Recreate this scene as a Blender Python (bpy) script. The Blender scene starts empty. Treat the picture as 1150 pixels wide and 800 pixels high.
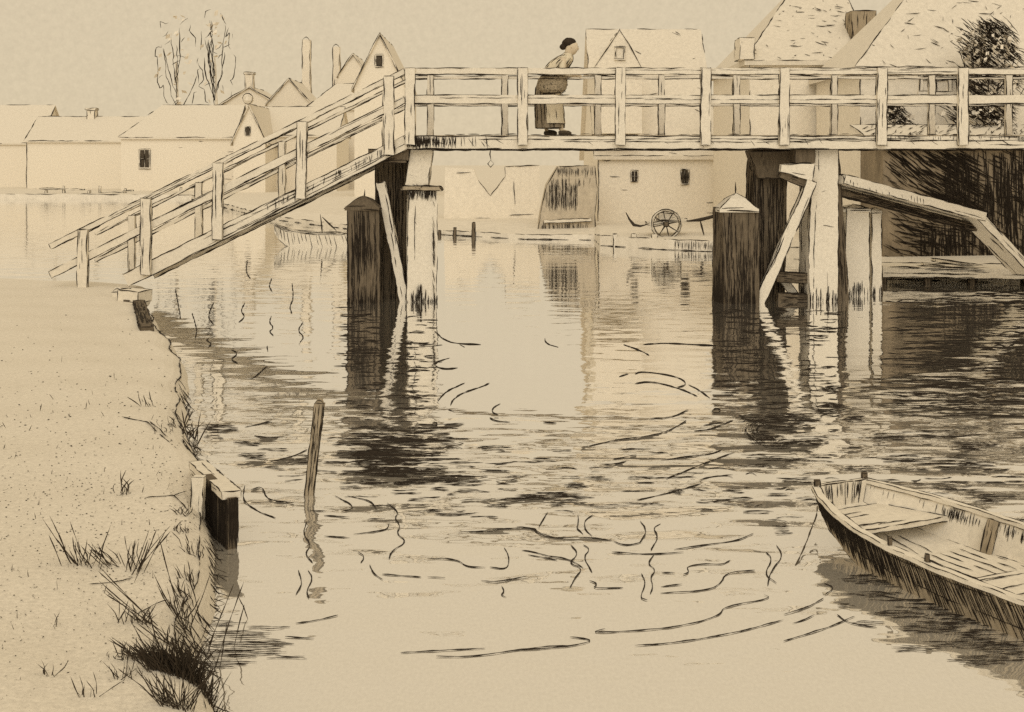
import bpy, math, random
from mathutils import Vector as V, Matrix
random.seed(7)
SC = bpy.context.scene
COL = SC.collection
F, E, HY = 1400.0, 2.385, 185.0           # focal length in photo pixels, eye height (m), horizon row
U = 1.0 / F                               # one pixel, per metre of distance

def P(px, py, Y): return V(((px - 575) * Y * U, Y, E + (HY - py) * Y * U))
def XX(px, Y): return (px - 575) * Y * U
def ZZ(py, Y): return E + (HY - py) * Y * U
def DW(py, z=0.0): return (E - z) * F / (py - HY)
def G(px, py, z=0.0):                     # point of a horizontal level seen at a pixel
    D = DW(py, z); return V((XX(px, D), D, z))

# ------------------------------------------------------------------ materials
def node(nt, t, x=0, y=0, **kw):
    n = nt.nodes.new(t); n.location = (x, y)
    for k, v in kw.items(): setattr(n, k, v)
    return n

def paper(name, col, var=0.10, scale=9.0, fleck=0.0, rough=0.9, stretch=(1, 1, 1), bump=0.0):
    m = bpy.data.materials.new(name); m.use_nodes = True
    nt = m.node_tree; b = nt.nodes['Principled BSDF']
    b.inputs['Roughness'].default_value = rough
    b.inputs['Specular IOR Level'].default_value = 0.12
    tc = node(nt, 'ShaderNodeTexCoord'); mp = node(nt, 'ShaderNodeMapping')
    mp.inputs['Scale'].default_value = stretch
    nt.links.new(tc.outputs['Object'], mp.inputs['Vector'])
    n1 = node(nt, 'ShaderNodeTexNoise'); n1.inputs['Scale'].default_value = scale
    n1.inputs['Detail'].default_value = 8; n1.inputs['Roughness'].default_value = 0.75
    nt.links.new(mp.outputs['Vector'], n1.inputs['Vector'])
    r = node(nt, 'ShaderNodeValToRGB')
    lo = [c * (1 - var) for c in col]; hi = [min(1, c * (1 + var * 0.8)) for c in col]
    r.color_ramp.elements[0].position = 0.32; r.color_ramp.elements[1].position = 0.68
    r.color_ramp.elements[0].color = (*lo, 1); r.color_ramp.elements[1].color = (*hi, 1)
    nt.links.new(n1.outputs['Fac'], r.inputs['Fac'])
    out = r.outputs['Color']
    if fleck > 0:
        n2 = node(nt, 'ShaderNodeTexNoise'); n2.inputs['Scale'].default_value = scale * 4.1
        n2.inputs['Detail'].default_value = 3; n2.inputs['Roughness'].default_value = 0.8
        nt.links.new(mp.outputs['Vector'], n2.inputs['Vector'])
        r2 = node(nt, 'ShaderNodeValToRGB')
        r2.color_ramp.elements[0].position = 0.62; r2.color_ramp.elements[1].position = 0.70
        r2.color_ramp.elements[0].color = (0, 0, 0, 1); r2.color_ramp.elements[1].color = (fleck,) * 3 + (1,)
        nt.links.new(n2.outputs['Fac'], r2.inputs['Fac'])
        mx = node(nt, 'ShaderNodeMix', data_type='RGBA')
        nt.links.new(r2.outputs['Color'], mx.inputs[0]); nt.links.new(out, mx.inputs[6])
        mx.inputs[7].default_value = (0.10, 0.08, 0.06, 1)
        out = mx.outputs[2]
    nt.links.new(out, b.inputs['Base Color'])
    if bump:
        bp = node(nt, 'ShaderNodeBump'); bp.inputs['Strength'].default_value = bump; bp.inputs['Distance'].default_value = 0.02
        nt.links.new(n1.outputs['Fac'], bp.inputs['Height']); nt.links.new(bp.outputs['Normal'], b.inputs['Normal'])
    return m

INK   = paper('dark line', (0.034, 0.026, 0.019), 0.35, 14)
WOOD  = paper('bleached timber', (0.80, 0.74, 0.625), 0.13, 22, 0.55, stretch=(1, 1, 1))
TAR_SHADE   = paper('tarred and shaded timber', (0.150, 0.120, 0.084), 0.35, 7, stretch=(3, 3, 0.6))  # dark wood; hatched shade of the piles is in this colour too
SHADE = paper('shaded grey timber', (0.40, 0.335, 0.24), 0.25, 7, stretch=(3, 3, 0.6))  # timber with shade put into its tone, for deck and hull
WALL  = paper('pale plaster', (0.85, 0.785, 0.665), 0.12, 9, 0.45)
ROOF  = paper('pale roof tile', (0.77, 0.71, 0.60), 0.13, 9, 0.5)
EARTH = paper('pale bank earth', (0.77, 0.71, 0.60), 0.18, 38, 1.0, bump=0.25)
SHORE = paper('far shore earth', (0.78, 0.72, 0.61), 0.12, 4, 0.4)
BLADE = paper('dry grass', (0.05, 0.038, 0.026), 0.3, 30)
LEAF  = paper('pale leaf', (0.86, 0.79, 0.67), 0.08, 4)
DLEAF = paper('dark leaf', (0.22, 0.18, 0.13), 0.3, 4)
SKIN  = paper('skin', (0.68, 0.58, 0.43), 0.05, 20)
HAIR  = paper('dark hair', (0.045, 0.034, 0.024), 0.4, 40)
CLOTH = paper('pale linen', (0.74, 0.66, 0.50), 0.10, 18)
DCLOTH = paper('dark wool', (0.10, 0.08, 0.056), 0.4, 25)
WICK  = paper('brown wicker', (0.36, 0.30, 0.21), 0.7, 38)
IRON  = paper('black iron', (0.05, 0.04, 0.03), 0.3, 20, rough=0.6)
GLASS = paper('dark window glass', (0.08, 0.065, 0.047), 0.4, 6, rough=0.3)
ROPE  = paper('rope', (0.10, 0.08, 0.055), 0.3, 60)

# ------------------------------------------------------------------ mesh builder
class MB:
    def __init__(s): s.v, s.f, s.m = [], [], []
    def add(s, vs, fs, mat=0):
        b = len(s.v); s.v += [tuple(x) for x in vs]
        for f in fs: s.f.append([b + i for i in f]); s.m.append(mat)
    def stroke(s, pts, r, jit=None, gap=0.0, mat=1, taper=0.75, sides=3, step=6.0):
        pts = [V(p) for p in pts]
        if jit is None: jit = r * 0.8
        seg = [(pts[i + 1] - pts[i]).length for i in range(len(pts) - 1)]
        L = sum(seg)
        if L < 1e-6: return
        n = max(3, min(110, int(L / (r * step)) + 2))
        ph = [[random.uniform(0, 6.28) for _ in range(3)] for _ in range(3)]
        k1, k2, k3 = [6.28 / (r * q) for q in (random.uniform(60, 110), random.uniform(28, 45), random.uniform(13, 20))]
        out, run, nextgap = [], [], (random.uniform(20, 160) * r if gap > 0 else 1e9)
        i, acc, d0 = 0, 0.0, 0.0
        gaptill = -1
        for q in range(n):
            d = L * q / (n - 1)
            while i < len(seg) - 1 and d > acc + seg[i]: acc += seg[i]; i += 1
            t = (d - acc) / max(seg[i], 1e-9)
            p = pts[i].lerp(pts[i + 1], min(1, t))
            o = V([math.sin(k1 * d + ph[0][a]) * .55 + math.sin(k2 * d + ph[1][a]) * .35 + math.sin(k3 * d + ph[2][a]) * .2 for a in range(3)]) * jit
            if d > nextgap:
                gaptill = d + random.uniform(5, 28) * r * (0.5 + gap)
                nextgap = gaptill + random.uniform(15, 130) * r * (1.2 - gap)
                if len(run) > 1: out.append(run)
                run = []
            if d < gaptill: continue
            w = r * (0.82 + 0.28 * math.sin(k2 * d * .7 + ph[2][0]) + 0.14 * math.sin(k3 * d + ph[1][2]))
            run.append((p + o, w))
        if len(run) > 1: out.append(run)
        for run in out:
            m = len(run)
            vs, fs = [], []
            for j, (p, w) in enumerate(run):
                a = run[max(0, j - 1)][0]; b = run[min(m - 1, j + 1)][0]
                t = (b - a)
                if t.length < 1e-9: t = V((1, 0, 0))
                t.normalize()
                up = V((0, 0, 1)) if abs(t.z) < .9 else V((0, 1, 0))
                n1 = t.cross(up).normalized(); n2 = t.cross(n1)
                if j == 0 or j == m - 1: w *= (1 - taper)
                elif j == 1 or j == m - 2: w *= (1 - taper * .35)
                for c in range(sides):
                    an = 6.2832 * c / sides
                    vs.append(p + (n1 * math.cos(an) + n2 * math.sin(an)) * w)
                if j:
                    for c in range(sides):
                        e = (c + 1) % sides
                        fs.append(((j - 1) * sides + c, (j - 1) * sides + e, j * sides + e, j * sides + c))
            s.add(vs, fs, mat)
    def beam(s, p0, p1, w, h, side, r, mat=0, gap=0.12, grain=0, wob=0.02, w1=None, h1=None, ends=True, hatch=None, cross=0):
        """timber from p0 to p1: w along side, h along the third axis; inked arrises and grain"""
        p0, p1 = V(p0), V(p1); t = (p1 - p0); L = t.length; t.normalize()
        sd = V(side); sd = (sd - t * sd.dot(t)).normalized(); hd = t.cross(sd)
        w1 = w if w1 is None else w1; h1 = h if h1 is None else h1
        k = max(2, min(14, int(L / (max(w, h) * 2.2)) + 2))
        rings = []
        for i in range(k):
            q = i / (k - 1); c = p0.lerp(p1, q); ww = w + (w1 - w) * q; hh = h + (h1 - h) * q
            rings.append([c + sd * (a * ww / 2 + random.uniform(-wob, wob) * ww) + hd * (b * hh / 2 + random.uniform(-wob, wob) * hh)
                          for a, b in ((-1, -1), (1, -1), (1, 1), (-1, 1))])
        vs = [p for R in rings for p in R]; fs = []
        for i in range(k - 1):
            for c in range(4):
                e = (c + 1) % 4; fs.append((i * 4 + c, i * 4 + e, i * 4 + 4 + e, i * 4 + 4 + c))
        fs += [(3, 2, 1, 0), tuple((k - 1) * 4 + c for c in range(4))]
        s.add(vs, fs, mat)
        for c in range(4):
            s.stroke([R[c] for R in rings], r, gap=gap)
            if ends:
                e = (c + 1) % 4
                s.stroke([rings[0][c], rings[0][e]], r); s.stroke([rings[-1][c], rings[-1][e]], r)
        for c in range(4):
            e = (c + 1) % 4
            g = grain[c] if isinstance(grain, (list, tuple)) else grain
            for _ in range(g):
                u = random.uniform(.06, .94)
                a = random.uniform(0, .8) if hatch is None else random.uniform(*hatch[0])
                b = min(1, a + random.uniform(.08, .45)) if hatch is None else min(1, a + random.uniform(*hatch[1]))
                du = random.uniform(-.07, .07)
                pts = []
                for j in range(5):
                    q = a + (b - a) * j / 4
                    fi = q * (k - 1); ii = min(k - 2, int(fi)); fr = fi - ii
                    uu = min(.97, max(.03, u + du * j / 4))
                    pts.append(rings[ii][c].lerp(rings[ii][e], uu).lerp(rings[ii + 1][c].lerp(rings[ii + 1][e], uu), fr))
                s.stroke(pts, r * random.uniform(.6, .95), jit=r * .5)
            if cross:
                for _ in range(cross):
                    q = random.uniform(.03, .97); fi = q * (k - 1); ii = min(k - 2, int(fi)); fr = fi - ii
                    A = rings[ii][c].lerp(rings[ii + 1][c], fr); B = rings[ii][e].lerp(rings[ii + 1][e], fr)
                    a = random.uniform(0, .5); s.stroke([A.lerp(B, a), A.lerp(B, a + random.uniform(.15, .45)) + t * random.uniform(-.2, .2) * w], r * .7)
        return rings
    def quad(s, a, b, c, d, mat=0): s.add([a, b, c, d], [(0, 1, 2, 3)], mat)
    def build(s, name, mat, parent=None):
        me = bpy.data.meshes.new(name); me.from_pydata(s.v, [], s.f)
        mats = mat if isinstance(mat, (list, tuple)) else [mat]
        if len(mats) == 1: mats = [mats[0], INK]
        for m in mats: me.materials.append(m)
        me.polygons.foreach_set('material_index', s.m); me.update()
        o = bpy.data.objects.new(name, me); COL.objects.link(o)
        if parent:
            o.parent = parent
            o.matrix_parent_inverse = (Matrix.Translation(root_of(parent).location)).inverted()
            if parent.parent: o.matrix_parent_inverse = Matrix.Identity(4)
        return o

def root_of(o):
    while o.parent: o = o.parent
    return o

def tag(o, label, cat, group=None, kind=None):
    if label: o['label'] = label
    if cat: o['category'] = cat
    if group: o['group'] = group
    if kind: o['kind'] = kind
    return o

def thing(name, label, cat, loc=(0, 0, 0), group=None):
    o = bpy.data.objects.new(name, None); COL.objects.link(o); o.location = loc
    o.empty_display_size = .2
    return tag(o, label, cat, group)

def solo(mb, name, mat, label, cat, group=None):
    return tag(mb.build(name, mat), label, cat, group)

def structure(mb, name, mat):
    o = mb.build(name, mat); o['kind'] = 'structure'; return o

# ------------------------------------------------------------------ land and water
def big_sheet():
    b = MB(); b.quad((-1500, -60, -1.2), (1500, -60, -1.2), (1500, 3000, -1.2), (-1500, 3000, -1.2)); return b
structure(big_sheet(), 'ground', EARTH)

# far shore: water's edge as photo pixels, with the height of the bank top there
EDGE = [(-2500, 224, .35), (-500, 224, .35), (-60, 224, .35), (90, 224, .35), (215, 224, .3), (262, 236, .2), (300, 246, .15), (395, 258, .15), (500, 264, .15),
        (590, 269, .15), (668, 270, .18), (674, 276, .3), (750, 281, .3), (822, 284, .3), (900, 292, .3), (985, 313, .28), (1160, 319, .28), (1190, 345, .3), (1205, 380, .3), (1700, 420, .3)]
b = MB()
ed = [G(px, py) for px, py, z in EDGE]
rows = []
for (px, py, z), p in zip(EDGE, ed):
    k = (p.y + 2.5) / p.y; far = 2900 / p.y
    rows.append([V((p.x, p.y, -1.0)), V((p.x, p.y, z)), V((p.x * k, p.y * k, .38)), V((p.x * far, 2900, .38))])
vs = [p for R in rows for p in R]; n = len(rows)
b.add(vs, [(i * 4 + j, i * 4 + 4 + j, i * 4 + 5 + j, i * 4 + 1 + j) for i in range(n - 1) for j in range(3)])
for i in range(2, n - 4):
    A, B = rows[i], rows[i + 1]; r = .62 * (A[1].y + B[1].y) / 2 * U
    b.stroke([A[1], B[1]], r, gap=.45)
    if i > 3: b.stroke([V((A[0].x, A[0].y - .01, .01)), V((B[0].x, B[0].y - .01, .01))], r, gap=.5)
# boards of the quay by the handcart and at the right
for (i0, u0, u1, cnt) in ((12, .1, 1, 46), (15, .05, .95, 70), (14, .3, 1, 10)):
    A, B = rows[i0], rows[i0 + 1]
    for q in range(cnt):
        u = u0 + (u1 - u0) * (q + random.random() * .6) / cnt
        p = ed[i0].lerp(ed[i0 + 1], u); z = A[1].z
        b.stroke([(p.x, p.y - .012, z * random.uniform(.75, 1)), (p.x + random.uniform(-.03, .03), p.y - .012, z * random.uniform(.0, .4))], .5 * p.y * U)
structure(b, 'far_shore', SHORE)

# near bank
BANK = [(160, 332), (178, 360), (205, 395), (207, 430), (200, 448), (213, 475), (222, 505), (231, 530), (233, 560), (231, 600), (226, 640), (217, 680), (222, 720), (230, 760), (240, 800)]
bp = [(DW(y, .25), XX(x, DW(y, .25))) for x, y in BANK]
curve = [(26, -40), (24.5, -14), (23.2, -8.6), (22.2, -6.5)] + bp + [(3.5, -1.1), (-3, -1.0)]
def Xe(Y):
    for (a, xa), (c, xc) in zip(curve, curve[1:]):
        if c <= Y <= a: return xc + (xa - xc) * (Y - c) / (a - c)
    return curve[0][1] if Y > curve[0][0] else curve[-1][1]
def wig(x, y): return math.sin(x * 3.1 + y * 1.7) * .4 + math.sin(x * 1.3 - y * 4.3 + 1) * .35 + math.sin(x * 7.7 + y * 6.1) * .15
SS = [-.9, -.35, -.12, -.05, 0, .05, .12, .22, .36, .55, .8, 1.1, 1.5, 2, 2.7, 3.6, 5, 7, 10, 15, 24, 45]
ZS = [-1.1, -.5, -.16, -.02, .1, .18, .22, .245, .25, .25, .26, .27, .28, .29, .30, .31, .32, .33, .34, .35, .36, .36]
def bank_z(X, Y):
    s = Xe(Y) - X
    for i in range(len(SS) - 1):
        if SS[i] <= s <= SS[i + 1]:
            t = (s - SS[i]) / (SS[i + 1] - SS[i]); z = ZS[i] + (ZS[i + 1] - ZS[i]) * t; break
    else: z = ZS[0] if s < 0 else ZS[-1]
    return z + (.035 * wig(X, Y) * min(1, max(0, s + .05) * 3) if s > -.1 else 0)
b = MB()
Ys = [-2.5 + .5 * i for i in range(12)] + [3.6 + .11 * i for i in range(205)]
grid = []
for Y in Ys:
    xe = Xe(Y) + .03 * math.sin(Y * 2.9) + .02 * math.sin(Y * 4.9 + 1)
    grid.append([V((xe - s, Y, bank_z(Xe(Y) - s, Y))) for s in SS])
W_ = len(SS)
b.add([p for R in grid for p in R], [(i * W_ + j, i * W_ + j + 1, i * W_ + W_ + j + 1, i * W_ + W_ + j) for i in range(len(grid) - 1) for j in range(W_ - 1)])
for col, gp, w in ((5, .10, 1.05), (3, .35, .7)):
    run = [R[col] for R in grid if 4.2 < R[0].y < 21.6]
    for i in range(0, len(run) - 8, 8):
        seg = run[i:i + 9]; b.stroke([p + V((.004, -.004, .006)) for p in seg], w * seg[4].y * U, gap=gp)
# cracks and the lip of turf
for pl in ([(137, 470), (165, 474), (178, 485), (196, 500), (210, 513), (217, 524)], [(168, 473), (190, 490), (205, 505)], [(163, 558), (195, 556), (206, 562), (215, 570)], [(195, 556), (212, 545), (217, 540)],
           [(155, 678), (175, 668), (190, 662)], [(100, 652), (135, 648), (160, 640)]):
    pts = [G(x, y, .27) for x, y in pl]
    b.stroke([V((p.x, p.y, bank_z(p.x, p.y) + .006)) for p in pts], .7 * pts[0].y * U, gap=.2)
for _ in range(1500):     # grit and pebbles
    px, py = random.uniform(-60, 235), random.triangular(345, 800, 560); p = G(px, py, .27)
    if Xe(p.y) - p.x < .06: continue
    p.z = bank_z(p.x, p.y) + .004; ww = random.uniform(.25, .75) * p.y * U
    b.stroke([p, p + V((random.uniform(.5, 2.2) * p.y * U, random.uniform(-.01, .01), 0))], ww, jit=0, taper=.5, step=1)
for _ in range(420):      # roots and crumbling earth on the steep face of the bank
    Y = random.uniform(4.4, 8.3) if random.random() < .75 else random.uniform(8.3, 13); sA = random.uniform(-.06, .10); X = Xe(Y) - sA
    sB = sA - random.uniform(.03, .12); x2 = Xe(Y) - sB
    p, q = V((X, Y, bank_z(X, Y) + .006)), V((x2, Y + random.uniform(-.04, .04), bank_z(x2, Y) + .006)); q.z = max(q.z, .0)
    b.stroke([p, q], random.uniform(.45, .8) * Y * U)
structure(b, 'river_bank', EARTH)

# water -------------------------------------------------------------------------------------
def water_mat():
    m = bpy.data.materials.new('canal water'); m.use_nodes = True; nt = m.node_tree
    nt.nodes.remove(nt.nodes['Principled BSDF']); out = nt.nodes['Material Output']
    tc = node(nt, 'ShaderNodeTexCoord'); mp = node(nt, 'ShaderNodeMapping'); mp.inputs['Scale'].default_value = (1.0, 1.0, 1.0)
    nt.links.new(tc.outputs['Object'], mp.inputs['Vector'])
    def noise(scale, stretch, det):
        mm = node(nt, 'ShaderNodeMapping'); mm.inputs['Scale'].default_value = stretch
        nt.links.new(tc.outputs['Object'], mm.inputs['Vector'])
        n = node(nt, 'ShaderNodeTexNoise'); n.inputs['Scale'].default_value = scale; n.inputs['Detail'].default_value = det
        n.inputs['Roughness'].default_value = .45
        nt.links.new(mm.outputs['Vector'], n.inputs['Vector']); return n
    a = noise(1.0, (1.1, 2.0, 1), 1.0); c = noise(1.0, (3.2, 6.0, 1), 1.5)
    sep = node(nt, 'ShaderNodeSeparateXYZ'); nt.links.new(tc.outputs['Object'], sep.inputs[0])
    cr = node(nt, 'ShaderNodeValToRGB'); e = cr.color_ramp.elements
    e[0].position = 0; e[0].color = (.35,) * 3 + (1,); e[1].position = 1; e[1].color = (.12,) * 3 + (1,)
    for pos, v in ((.16, .4), (.21, 1.0), (.25, 1.0), (.315, .2), (.6, .10)):
        x = e.new(pos); x.color = (v, v, v, 1)
    mr = node(nt, 'ShaderNodeMapRange'); mr.inputs[1].default_value = 0; mr.inputs[2].default_value = 40
    nt.links.new(sep.outputs['Y'], mr.inputs[0]); nt.links.new(mr.outputs[0], cr.inputs[0])
    def mul(x, y):
        n = node(nt, 'ShaderNodeMath', operation='MULTIPLY')
        for i, q in enumerate((x, y)):
            if isinstance(q, float): n.inputs[i].default_value = q
            else: nt.links.new(q, n.inputs[i])
        return n.outputs[0]
    h = node(nt, 'ShaderNodeMath', operation='ADD')
    nt.links.new(mul(a.outputs['Fac'], .075), h.inputs[0]); nt.links.new(mul(c.outputs['Fac'], .016), h.inputs[1])
    bp = node(nt, 'ShaderNodeBump'); bp.inputs['Distance'].default_value = 1.0; bp.inputs['Strength'].default_value = 1
    nt.links.new(mul(h.outputs[0], cr.outputs['Color']), bp.inputs['Height'])
    gl = node(nt, 'ShaderNodeBsdfGlossy'); gl.inputs['Roughness'].default_value = 0.03; gl.inputs['Color'].default_value = (.97, .97, .97, 1)
    df = node(nt, 'ShaderNodeBsdfDiffuse')
    g = noise(60.0, (1, .5, 1), 6); rr = node(nt, 'ShaderNodeValToRGB')
    rr.color_ramp.elements[0].position = .3; rr.color_ramp.elements[1].position = .7
    rr.color_ramp.elements[0].color = (.66, .60, .50, 1); rr.color_ramp.elements[1].color = (.84, .78, .66, 1)
    nt.links.new(g.outputs['Fac'], rr.inputs['Fac']); nt.links.new(rr.outputs['Color'], df.inputs['Color'])
    nt.links.new(bp.outputs['Normal'], gl.inputs['Normal'])
    fr = node(nt, 'ShaderNodeFresnel'); fr.inputs['IOR'].default_value = 1.5
    mr2 = node(nt, 'ShaderNodeMapRange'); mr2.inputs[3].default_value = .50; mr2.inputs[4].default_value = .97; mr2.inputs[2].default_value = .42
    nt.links.new(fr.outputs[0], mr2.inputs[0])
    mx = node(nt, 'ShaderNodeMixShader')
    nt.links.new(mr2.outputs[0], mx.inputs[0]); nt.links.new(df.outputs[0], mx.inputs[1]); nt.links.new(gl.outputs[0], mx.inputs[2])
    nt.links.new(mx.outputs[0], out.inputs[0])
    return m
WATER = water_mat()
b = MB(); b.quad((-400, -30, 0), (400, -30, 0), (400, 400, 0), (-400, 400, 0))
def rip_refl(pl, w=.62, gap=0.0):
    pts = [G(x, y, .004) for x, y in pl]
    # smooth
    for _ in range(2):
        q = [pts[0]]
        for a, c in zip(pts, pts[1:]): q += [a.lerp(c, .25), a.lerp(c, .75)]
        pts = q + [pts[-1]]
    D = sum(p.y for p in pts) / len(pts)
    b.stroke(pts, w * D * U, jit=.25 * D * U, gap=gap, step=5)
def dab(cx, cy, w, h, n=None, lw=.6):
    n = n or max(2, int(h / 1.7))
    for i in range(n):
        t = (i + .5) / n * 2 - 1
        ww = w * math.sqrt(max(.05, 1 - t * t)) * random.uniform(.6, 1)
        ox = random.uniform(-.12, .12) * w
        y = cy + t * h / 2
        rip_refl([(cx + ox - ww / 2, y + random.uniform(-1, 1)), (cx + ox - ww / 6, y + random.uniform(-.8, .8)), (cx + ox + ww / 6, y + random.uniform(-.8, .8)), (cx + ox + ww / 2, y + random.uniform(-1, 1))], lw * random.uniform(.7, 1.2))
RIP_REFL = '''278,292 276,305 281,313|305,313 302,322 306,328|197,325 201,345 203,358|240,340 233,355 240,365|275,340 270,350 276,355 268,362|305,355 302,362 308,368 302,372 307,377
235,380 231,382 238,386 234,390|260,393 268,397 258,404 267,408|300,388 301,395|279,425 285,425 300,411|275,480 305,473|328,318 330,335 325,345 328,352|216,352 222,372 219,380|340,362 334,372 342,378 337,384
488,372 500,383 515,386 540,387|516,387 522,390|505,402 490,406 487,411 500,415 514,413|492,450 500,440 522,430|506,455 508,449 520,441 545,433 550,430|503,460 510,462|562,453 553,458 553,464 560,466|550,469 556,473 573,474|610,474 625,475|485,475 491,474 491,479 485,478
612,380 613,386 627,390|722,387 745,385 800,388 805,388|700,387 720,394 729,399|695,423 706,420|713,420 720,417 745,420 765,425 772,432 760,435|773,432 785,438 797,447|713,431 730,428 760,435 783,445|730,470 755,469 773,460|771,472 750,485 720,491 690,494 675,498 652,503|779,484 800,482 823,472|790,478 812,474|800,461 805,458 810,461 805,464 800,462|688,516 715,511|674,521 690,522 704,518|742,517 772,513 800,510 811,505|748,538 775,527 800,517 825,508|785,540 795,536 823,533|715,562 755,553 788,543
580,591 600,594 604,600 625,605 655,603 688,607|688,607 700,613 715,611 722,608|649,578 650,588 647,593 655,600|666,578 656,585 657,595 665,602|719,585 727,596 718,610|742,588 733,593 740,602 731,618|687,620 730,623 768,620|757,617 800,611 830,607 846,599|735,622 727,633 737,640 730,648 734,658 730,667|720,644 726,655 718,672 727,674|593,623 626,629|612,624 640,628 655,638|641,612 650,622 638,633 655,638 645,650 640,660|655,612 663,617 655,625 665,643|662,652 672,656 664,661 700,660|820,629 812,634 790,633 770,636 775,642 767,645|848,640 815,643 810,655 795,663 742,666|742,659 766,656|743,643 758,643|858,668 867,672 812,681 810,690 780,700 735,707 660,711 680,706|640,715 670,719 640,726 580,730|713,725 760,722 830,710 880,696
364,579 393,581|376,557 401,570 383,575|390,557 418,563 423,573|435,565 448,575 443,582 450,590 445,600 458,608 440,618 437,628|364,602 393,604|397,600 434,596 437,588|402,620 410,625 405,632|415,634 420,645 430,651|429,645 473,648|480,648 500,649|480,628 500,627 516,630 525,637 545,637|550,637 570,640 572,625 566,615|514,598 560,596|546,595 600,592 603,598 620,603|540,652 560,654 592,647|563,658 567,664 562,668 569,671|615,575 605,592|586,618 600,620 620,626|332,700 355,697 380,691|320,715 353,717|450,733 545,728|490,737 530,738 600,727 640,725|345,585 340,600 350,612 342,622 351,632|346,640 352,650 344,662 347,672|335,640 340,655 332,668
282,550 295,546 300,562 330,565|275,545 272,562 290,575 310,582|345,505 330,512 300,520|340,538 320,540|320,490 300,492 285,489|860,620 868,628 858,645 872,655|872,612 880,625 866,640 862,658|880,690 905,683 925,672|890,700 905,696 915,690|925,655 938,660 926,668|940,690 952,700 985,705|880,720 930,705 960,692'''
for line in RIP_REFL.replace('\n', '|').split('|'):
    rip_refl([tuple(map(float, q.split(','))) for q in line.split()], .82)  # ripples, with wavy reflections of ramp posts and stake drawn in
for d in ((553, 503, 40, 6), (611, 516, 34, 5), (670, 537, 44, 3), (720, 536, 40, 4), (645, 545, 42, 7), (625, 558, 96, 11), (675, 568, 70, 5), (760, 552, 26, 7), (785, 549, 26, 4), (800, 563, 50, 5), (826, 551, 36, 6), (845, 523, 60, 3),
          (397, 548, 32, 5), (452, 552, 46, 5), (495, 549, 28, 3), (466, 561, 32, 4), (520, 541, 70, 8), (590, 560, 70, 7), (558, 568, 46, 5), (510, 577, 60, 3), (470, 541, 60, 7), (430, 530, 110, 12), (420, 515, 100, 16), (455, 495, 70, 8), (490, 492, 40, 5), (480, 511, 36, 5), (340, 517, 50, 6), (310, 505, 40, 4),
          (250, 482, 46, 9), (242, 490, 30, 4), (275, 498, 34, 6), (285, 512, 44, 7), (305, 525, 36, 4), (240, 478, 40, 4),
          (875, 478, 60, 14), (855, 490, 42, 14), (900, 470, 50, 10), (930, 460, 50, 14), (960, 470, 40, 8), (900, 497, 60, 8), (880, 515, 60, 6), (850, 512, 40, 4), (920, 512, 50, 5), (835, 470, 20, 8), (1000, 490, 70, 8), (1060, 488, 90, 10), (1010, 515, 90, 10), (1075, 520, 90, 16), (1090, 500, 70, 8), (1065, 545, 80, 10), (1110, 560, 60, 10), (960, 525, 50, 5),
          (830, 560, 40, 4), (850, 575, 40, 4), (870, 555, 40, 5), (905, 560, 26, 4), (880, 592, 30, 5), (900, 540, 50, 5), (880, 598, 24, 6), (1000, 540, 40, 4),
          (970, 650, 50, 12), (985, 668, 60, 8), (950, 680, 30, 6), (1010, 690, 70, 10), (1050, 705, 90, 14), (1085, 722, 90, 14), (975, 700, 50, 6), (1030, 728, 60, 8), (1100, 742, 90, 12), (1000, 655, 60, 10),
          (250, 700, 60, 6), (265, 712, 90, 10), (285, 722, 110, 10), (260, 733, 110, 12), (300, 705, 60, 4), (320, 738, 60, 4), (250, 745, 80, 10)):
    dab(*d)  # some dabs also ink in dark reflections of piers and boat
for _ in range(150):      # the breeze across the middle of the canal
    y = random.triangular(485, 590, 540); x = random.uniform(300, 1170); w = random.uniform(8, 42)
    s_ = random.uniform(-2, 1.5)
    rip_refl([(x, y), (x + w * .4, y + s_), (x + w * .7, y + s_ * .4), (x + w, y + random.uniform(-2, 2))], random.uniform(.4, .75))
for _ in range(230):      # ink strokes darkening the boathouse's reflection
    y = random.uniform(322, 470); x = random.uniform(985, 1170); w = random.uniform(20, 80)
    rip_refl([(x, y), (x + w * .3, y + random.uniform(-2, 2)), (x + w * .6, y + random.uniform(-2, 2)), (x + w, y + random.uniform(-2, 2))], random.uniform(.4, .7))
for _ in range(430):       # ink strokes darkening the reflections of the two piers
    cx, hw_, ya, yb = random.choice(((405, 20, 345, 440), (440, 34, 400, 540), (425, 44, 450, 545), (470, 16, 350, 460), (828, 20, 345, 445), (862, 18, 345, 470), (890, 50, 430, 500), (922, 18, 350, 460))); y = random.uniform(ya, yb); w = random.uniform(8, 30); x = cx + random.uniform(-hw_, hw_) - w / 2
    rip_refl([(x, y), (x + w * .5, y + random.uniform(-1.5, 1.5)), (x + w, y + random.uniform(-1, 1))], random.uniform(.4, .65))
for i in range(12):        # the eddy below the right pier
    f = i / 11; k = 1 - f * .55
    j = lambda: random.uniform(-3, 3); rip_refl([(886 + 10 * f + 4 * j(), 463 + 14 * f + j()), (856 + 2 * j(), 467 + 10 * f + j() * .5), (832 + 20 * f + j(), 480 + 3 * f), (838 + 20 * f + j(), 493 - 3 * f), (866 + 2 * j(), 505 - 13 * f + j() * .5), (905 - 20 * f + 6 * j(), 500 - 10 * f + j())], random.uniform(.4, .6), .35)
for _ in range(150):       # strokes drawing in the left pier's broken dark reflection
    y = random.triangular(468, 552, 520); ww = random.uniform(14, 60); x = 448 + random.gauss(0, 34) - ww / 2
    rip_refl([(x, y), (x + ww * .5, y + random.uniform(-1.5, 1.5)), (x + ww, y + random.uniform(-1, 1))], random.uniform(.45, .75))
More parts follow.
